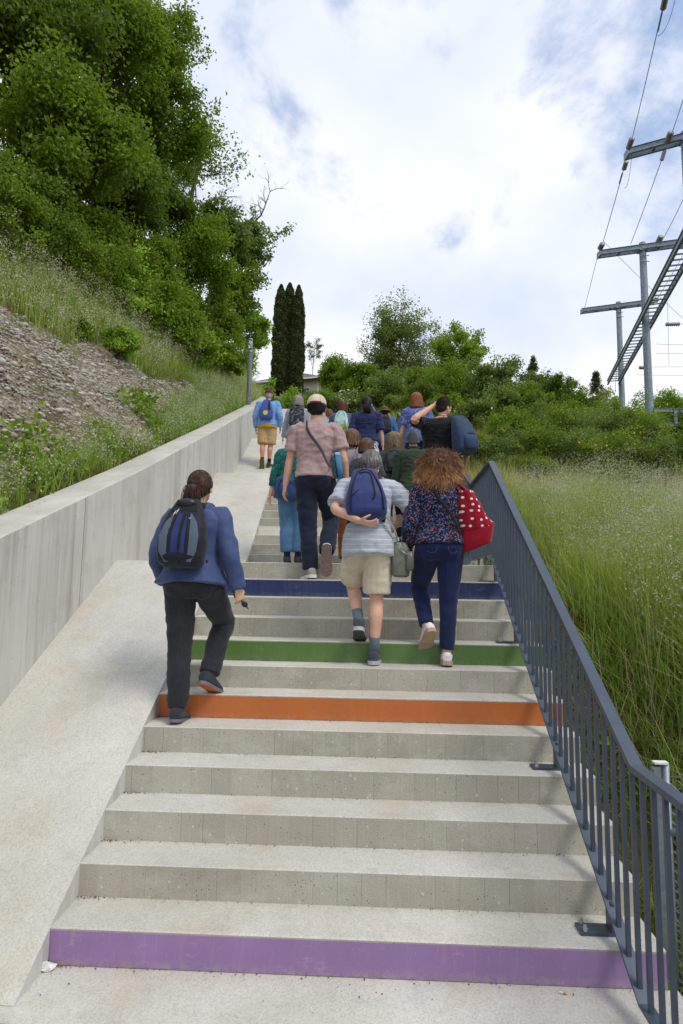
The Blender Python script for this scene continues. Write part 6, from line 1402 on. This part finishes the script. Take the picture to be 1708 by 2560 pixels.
m = MB(); V, F = loft([((.0+z*.35, 0, z), (.085*a, 0, .03*a), (0, .035, 0)) for z, a in ((-.10, .5), (-.08, .95), (.05, 1.0), (.12, .6))], 16, 3); m.add(V, F); m.build('bag_body', cloth('black canvas', (40, 38, 42)), g_, True)
m = MB(); m.tube(resample([(.04, -.0, .12), (.12, .02, .28), (.10, .10, .40)], 10), .01, 6); m.build('strap', blacktrim, g_)

# 6 man in black with hand on his head
J6 = person('bearded man in a black t-shirt scratching his head with the left hand', 1103, 995, 5.15, 2.34, 1180, 'm', wid=1.36, lean=.03, heading=-8, side=.03,
    feet={'L': (-.11, .1, .14, 0), 'R': (.11, 0, 0, 0)}, arms={'L': (('head', -.070, -.115, -.015), (-1, -.9, -.6), dict(el=(-.10, -.23, .0), curl=.55, dir=(.75, .1, .75), palm=(.5, .6, 0), thumb=(0, 0, -1))), 'R': ((.30, .16, .95), (.40, -1, 0))},
    skin=(214, 166, 134), top=dict(mat=cloth('black tee', (28, 29, 32)), sleeve='short', slen=.78, off=.026, hem=-.12, flare=.01, so=1.18, wr=.007), bottom=dict(kind='trousers', mat=cloth('black trousers', (30, 32, 36)), hem=.07),
    hair=dict(style='short', mat=hm('dark crop', (46, 34, 28), (84, 66, 54)), len=.012), fine=True, headrot=(-48, 4, 10), Hh=1.94)
def feat6(m, g, surf, mats, s, L):
    V, F = loft([(surf(0, t, 1.0+.10*k), norm(surf(.5, t)-surf(-.5, t))*.115*s*q, norm(surf(0, t, 1.2)-surf(0, t, .8))*.035*s*q) for t, q, k in ((.08, .7, 0), (.14, 1, 0), (.34, 1, 0), (.44, .8, 0))], 18, 3); mesh_obj('front_pocket', V, F, mats['body'], g, True)
    line(surf, [(-.4, .47), (0, .49), (.4, .47)], .006, s, 1.08).build('zip', mats['trim'], g, True); line(surf, [(-.85, .40), (-.8, .75), (-.4, .97), (.4, .97), (.8, .75), (.85, .4)], .005, s, .8, 30).build('main_zip', mats['trim'], g, True)
bag6 = cloth('slate blue canvas', (56, 72, 98))
backpack(J6, 'slate blue backpack hanging from the right shoulder of the man in black', .33, .47, .20, .02, dict(body=bag6, trim=blacktrim), straps=(1,), feature=feat6, xo=.21, yaw=48, tilt=-.12, prof=[(0, .8), (.08, .97), (.35, 1.0), (.75, .9), (.92, .7), (1, .4)], gap=-.02)

# 7 man in light blue with maroon cap on the ramp
J7 = person('man in a light blue pullover, tan shorts and maroon cap on the ramp', 668, 975, 9.6, zramp(9.6), 1080, 'm', wid=1.12, lean=.04, feet={'L': (-.07, -.16, .06, 70, -4), 'R': (.06, .04, .01, -8, 12)},
    arms={'L': ((-.27, .10, .90), (-.40, -1, 0)), 'R': ((.27, .10, .92), (.40, -1, 0))}, skin=(206, 150, 118), top=dict(mat=cloth('light blue pullover', (122, 162, 212)), name='pullover', sleeve='long', off=.036, hem=-.05, flare=.02, so=1.3, collar=True, wr=.010, under=cloth('mustard shirt', (206, 156, 46))),
    bottom=dict(kind='shorts', mat=cloth('tan shorts', (190, 156, 108)), len=.94, w=1.16), shoes=dict(mat=simple('dark trail shoe', (62, 60, 56), .7), sole=simple('dark sole with lime', (88, 92, 46), .7), th=.03), socks=dict(mat=cloth('black sock', (36, 36, 38)), h=.10),
    hair=dict(style='short', mat=hm('white', (168, 160, 152), (214, 208, 200)), len=.02), hat=dict(style='cap', mat=cloth('maroon cap', (110, 24, 44)), strap=cloth('maroon strap', (112, 24, 48)), hair=hm('white', (168, 160, 152), (214, 208, 200))), headrot=(-6, 8, 0))
def feat7(m, g, surf, mats, s, L):
    V, F = [], []; c = surf(-.05, .30, 1.04); ex = norm(surf(.5, .3)-surf(-.5, .3)); ez = norm(surf(0, .5)-surf(0, .1)); n_ = 36; V = [c]+[c+(ex*math.cos(a)+ez*math.sin(a))*(.062 if k % 2 else .045)*s for k, a in enumerate(np.linspace(0, 2*math.pi, n_, endpoint=False))]
    mesh_obj('sun_print', V, [(0, 1+k, 1+(k+1) % n_) for k in range(n_)], simple('yellow print', (206, 200, 92), .7), g)
    V, F = panel(surf, [(.45, .35, .72), (.75, .30, .70), (.95, .30, .75)], 4, 1.03); mesh_obj('side_band', V, F, mats['trim'], g, True)
backpack(J7, 'blue drawstring bag with a yellow sun on the man in light blue', .30, .44, .10, .05, dict(body=cloth('vivid blue nylon', (66, 90, 160), rough=.55), trim=blacktrim), feature=feat7, prof=[(0, .85), (.1, 1), (.4, .98), (.8, .7), (.95, .55), (1, .5)], gap=.03)

# 8 grey haired woman
J8 = person('woman with a grey bob and light grey cardigan between the two capped men', 743, 988, 8.1, 3.60, 1090, 'f', wid=1.12, lean=.05, feet={'L': (-.09, .08, .0, 0), 'R': (.09, -.05, 0, 15)}, arms={'L': ((-.30, .05, .83), (-.40, -1, 0)), 'R': ((.28, .05, .85), (.40, -1, 0))},
    skin=(222, 168, 150), top=dict(mat=cloth('light grey cardigan', (156, 160, 168)), name='cardigan', sleeve='long', off=.034, hem=-.10, flare=.05, so=1.15), bottom=dict(kind='trousers', mat=cloth('plum trousers', (88, 34, 52)), hem=.07), hair=dict(style='bob', mat=hm('grey blonde', (138, 130, 120), (196, 188, 174)), z=-.11))
pat8 = cloth('dark patterned fabric', (40, 50, 58), 'floral', sc=26, th=.5, cols=[(112, 132, 138), (44, 54, 62), (84, 104, 112), (140, 84, 82), (52, 62, 70)])
def feat_s(m, g, surf, mats, s, L): line(surf, [(-.75, .80), (0, .84), (.75, .80)], .007, s, 1.03).build('zip', mats['trim'], g, True)
backpack(J8, 'dark backpack with a grey leafy pattern on the woman with the grey bob', .31, .44, .15, .06, dict(body=pat8, trim=blacktrim), feature=feat_s, prof=[(0, .7), (.15, .95), (.5, 1), (.85, .95), (1, .8)])
# 9 woman with short light brown hair on the landing
J9 = person('woman with a light brown bob in a taupe t-shirt standing on the landing', 877, 1071, 4.15, 1.92, 1270, 'f', wid=1.05, lean=.06, feet={'L': (-.04, .1, 0, 0), 'R': (.10, -.08, .0, 20)}, arms={'L': ((-.2, .2, .95), (-.40, -1, 0)), 'R': ((.22, .16, .95), (.40, -1, 0))}, skin=(218, 168, 142),
    top=dict(mat=cloth('taupe tee', (150, 140, 136)), sleeve='short', off=.028, hem=-.10, flare=.03, so=1.2), bottom=dict(kind='trousers', mat=cloth('rust trousers', (136, 78, 46)), hem=.10, len=1.0, w=1.05), shoes=dict(mat=simple('rust boot', (128, 72, 44), .6), sole=MAT['whitesole']), hair=dict(style='bob', mat=hm('light brown', (98, 72, 46), (164, 130, 88)), z=-.11))
st9 = cloth('lilac patterned strap', (120, 112, 134), 'floral', sc=40, th=.5, cols=[(150, 140, 164), (96, 88, 112)])
def tinyb(g, s):
    V, F = loft([((.0, 0, z*s), (.06*s*a, 0, 0), (0, .04*s, 0)) for z, a in ((-.18, .6), (-.16, 1), (-.03, 1), (0, .7))], 14, 3); mesh_obj('bag_body', V, F, st9, g, True)
shoulderbag(J9, 'lilac patterned shoulder strap and bag on the woman in the taupe t-shirt', 1, (.0, -.20, -.02), None, None, st9, .024, builder=tinyb)
# 10 woman with mint backpack
blue_fl = cloth('blue grey flowered shirt', (72, 88, 122), 'floral', sc=46, th=.4, cols=[(130, 142, 168), (160, 84, 92), (64, 80, 112), (100, 116, 150)])
J10 = person('woman with auburn hair in a blue flowered shirt carrying a mint backpack', 853, 1000, 8.4, 3.60, 1110, 'f', wid=1.12, lean=.08, feet={'L': (-.09, .05, 0, 0), 'R': (.09, 0, 0, 0)}, arms={'L': ((-.29, .12, .88), (-.40, -1, 0)), 'R': ((.29, .12, .88), (.40, -1, 0))}, skin=(220, 170, 146),
    top=dict(mat=blue_fl, sleeve='long', off=.036, hem=-.12, flare=.05, so=1.25), bottom=dict(kind='jeans', mat=darkjean), hair=dict(style='bob', mat=hm('auburn', (84, 44, 26), (140, 84, 52)), z=-.12))
def feat10(m, g, surf, mats, s, L):
    V, F = panel(surf, [(.04, -.9, .9), (.12, -.95, .95), (.20, -.97, .97), (.28, -.97, .97)], 8, 1.03); mesh_obj('lower_panel', V, F, cloth('yellow green nylon', (156, 158, 62)), g, True)
    m = MB(); m.tube([surf(.75, .12, 1.1), surf(.75, .5, 1.1)], .022*s, 10); m.build('bottle', simple('clear grey bottle', (196, 204, 204), .2), g, True)
    line(surf, [(-.6, .3), (-.55, .8), (0, .93), (.55, .8), (.6, .3)], .004, s, 1.02, 24).build('zip', mats['trim'], g, True)
backpack(J10, 'mint green backpack with a yellow green lower panel', .30, .45, .16, .05, dict(body=cloth('mint nylon', (160, 196, 186), rough=.6), trim=cloth('dark blue webbing', (48, 56, 74))), feature=feat10)
# 11 woman in navy top and floral skirt
J11 = person('woman with a dark ponytail in a navy top and black and white floral skirt', 915, 990, 6.35, 3.04, 1130, 'f', wid=1.22, lean=.05, heading=-4, feet={'L': (-.09, .1, .14, 0), 'R': (.09, 0, 0, 0)}, arms={'L': ((-.24, .02, .88), (-.40, -1, 0), dict(curl=.2, dir=(.8, 0, -.3), palm=(.2, .9, 0))), 'R': ((.28, .06, .88), (.40, -1, 0), dict(curl=.3))}, skin=(222, 170, 142),
    top=dict(mat=cloth('navy knit', (38, 46, 82)), sleeve='short', slen=.98, off=.026, hem=-.02, flare=.02, so=1.12, wr=.008), bottom=dict(kind='skirt', mat=cloth('white skirt with black leaves', (222, 222, 222), 'leaf', sc=24, col=(40, 42, 54), col2=(44, 54, 96)), len=.46),
    hair=dict(style='ponytail', mat=hm('near black', (28, 20, 20), (60, 44, 42)), L=.20, tz=-.04, tx=.012), fine=True)
m = MB(); wr = J11['wrL']; m.tube([wr+np.array([0, 0, .012]), wr-np.array([0, 0, .010])], .031*J11['s'], 14); wt_ = m.build('wrist_watch', simple('white watch', (220, 220, 222), .4), J11['root'])
# 12 person with olive hat
J12 = person('person in a wide olive sun hat and blue shirt behind the woman in navy', 962, 1012, 8.0, 3.60, 1130, 'f', wid=1.12, lean=.18, arms={'L': ((-.2, .2, .9), (-.40, -1, 0)), 'R': ((.27, .10, .88), (.40, -1, 0))}, skin=(190, 140, 116), top=dict(mat=cloth('blue shirt', (58, 104, 158)), sleeve='long', off=.036, so=1.25, hem=-.12),
    bottom=dict(kind='jeans', mat=darkjean), hair=dict(style='short', mat=hm('near black', (28, 20, 20), (60, 44, 42))), hat=dict(style='hat', mat=cloth('olive felt', (98, 84, 46))))
backpack(J12, 'black backpack of the person in the olive hat', .30, .42, .12, .06, dict(body=cloth('black nylon', (34, 36, 44), rough=.6), trim=blacktrim), feature=feat_s)
# 13 red haired woman
J13 = person('woman with ginger shoulder length hair in a blue and white patterned blouse', 1043, 980, 6.8, 3.18, 1130, 'f', wid=1.08, lean=.05, side=-.02, feet={'L': (-.09, .1, .14, 0), 'R': (.09, 0, 0, 0)}, arms={'L': ((-.30, .10, .86), (-.40, -1, 0)), 'R': ((.25, .22, .98), (.40, -1, 0))}, skin=(224, 176, 160),
    top=dict(mat=cloth('periwinkle blouse', (84, 98, 160), 'floral', sc=54, th=.42, cols=[(176, 184, 214), (84, 98, 160), (150, 160, 200), (70, 84, 146)]), name='blouse', sleeve='short', slen=.8, off=.034, so=1.3, hem=-.10), bottom=dict(kind='jeans', mat=darkjean), hair=dict(style='long', mat=hm('ginger', (138, 78, 46), (196, 122, 76)), z=-.16), fine=True)
# 14 long wavy hair, black backpack
J14 = person('person with long wavy sandy hair and a glossy black backpack', 985, 1073, 4.75, 2.20, 1250, 'f', wid=1.04, lean=.12, feet={'L': (-.06, -.22, -.02, 55), 'R': (.07, .03, .0, 4)}, arms={'L': ((-.2, .2, .95), (-.40, -1, 0)), 'R': ((.22, .2, .95), (.40, -1, 0))}, skin=(220, 170, 146),
    top=dict(mat=cloth('dark grey tee', (70, 72, 80)), sleeve='short', off=.028, hem=-.1), bottom=dict(kind='jeans', mat=cloth('navy leggings', (38, 42, 66)), w=.92, hem=.048, len=.9), shoes=dict(mat=simple('black knit sneaker', (34, 34, 36), .8), sole=MAT['whitesole']), hair=dict(style='long', mat=hm('sandy', (120, 98, 70), (190, 166, 130)), z=-.22, wide=1.25, wave=.010))
backpack(J14, 'glossy black backpack on the person with long wavy sandy hair', .26, .38, .14, .10, dict(body=MAT['blackleather'], trim=blacktrim), feature=feat_s)
# 15 man in green jacket
J15 = person('grey haired man in a dark olive green jacket and black trousers', 1034, 1076, 4.5, 2.06, 1240, 'm', wid=1.02, lean=.05, feet={'L': (-.09, .1, .0, 0), 'R': (.09, 0, 0, 0)}, arms={'L': ((-.27, .08, .86), (-.40, -1, 0)), 'R': ((.26, .1, .86), (.40, -1, 0))}, skin=(220, 164, 144),
    top=dict(mat=cloth('olive green jacket', (52, 66, 48)), name='jacket', sleeve='long', off=.034, so=1.25, hem=-.10, flare=.02, collar=True, wr=.008), bottom=dict(kind='trousers', mat=cloth('black trousers', (30, 32, 36))), hair=dict(style='short', mat=hm('steel grey', (92, 92, 94), (150, 150, 152)), len=.02), fine=True)
# 16, 17 partly hidden
J16 = person('person with brown hair almost hidden behind the head of the older man', 915, 1101, 3.6, 1.92, 1260, 'f', lean=.05, arms={'L': ((-.2, .2, .95), (-.40, -1, 0)), 'R': ((.2, .2, .95), (.40, -1, 0))}, skin=(216, 168, 142), top=dict(mat=cloth('dark grey tee', (70, 72, 80)), sleeve='short', off=.02), bottom=dict(kind='trousers', mat=cloth('black trousers', (30, 32, 36))),
    hair=dict(style='bob', mat=hm('mid brown', (88, 64, 44), (140, 108, 78)), z=-.08), Hh=1.40)
J17 = person('small person with ginger blonde hair just left of the mint backpack', 822, 1022, 9.0, 3.74, 1110, 'f', wid=.95, arms={'L': ((-.25, .1, .9), (-.40, -1, 0)), 'R': ((.25, .1, .9), (.40, -1, 0))}, top=dict(mat=cloth('pale aqua top', (160, 190, 196)), sleeve='short', off=.02), bottom=dict(kind='trousers', mat=dark_navy), hair=dict(style='short', mat=hm('copper blonde', (140, 88, 52), (190, 136, 90)), len=.05))

# ------------------------------------------------------------------ litter on the steps
g = empty('cigarette_butt', tuple(at(1417, 2476, -.06)), R_(70), 'small orange and white cigarette butt below the purple riser', 'cigarette butt'); g.location.z = .006
m = MB(); m.tube([(0, 0, 0), (0, .016, 0)], .004, 8); m.build('filter', simple('filter orange', (208, 140, 80)), g); m = MB(); m.tube([(0, .016, 0), (0, .03, 0)], .004, 8); m.build('paper', simple('paper white', (225, 222, 215)), g)
V, F = ellipsoid((0, 0, .006), (.014, .010, .006), seg=9, rows=5); o = mesh_obj('paper_scrap', wrinkle(V, V*20, .2, (60, 60, 60)), F, MAT['eyewhite']); o.location = (.02, -.045, 0); tag(o, 'crumpled white paper scrap in the corner of the lowest step', 'litter')
P = []
for i in range(700):
    k = int(RNG.integers(0, 8)); y = k*TRD-abs(RNG.normal())*.012-.006; x = RNG.uniform(0, 2.7) if RNG.uniform() < .5 else abs(RNG.normal())*.09; P.append((x, y, k*.16+.004))
for i in range(50): x = RNG.uniform(0, 2.7); P.append((x, -abs(RNG.normal())*.3, .004))
V, F = leaves_mesh(np.array(P), .009, 2.5, .6); tag(mesh_obj('leaf_litter', V, F, simple('dry leaf litter', (112, 92, 66), .9, .1, var=.4)), 'crumbs of dry leaves and grit in the corners of the steps', 'litter', kind='stuff')
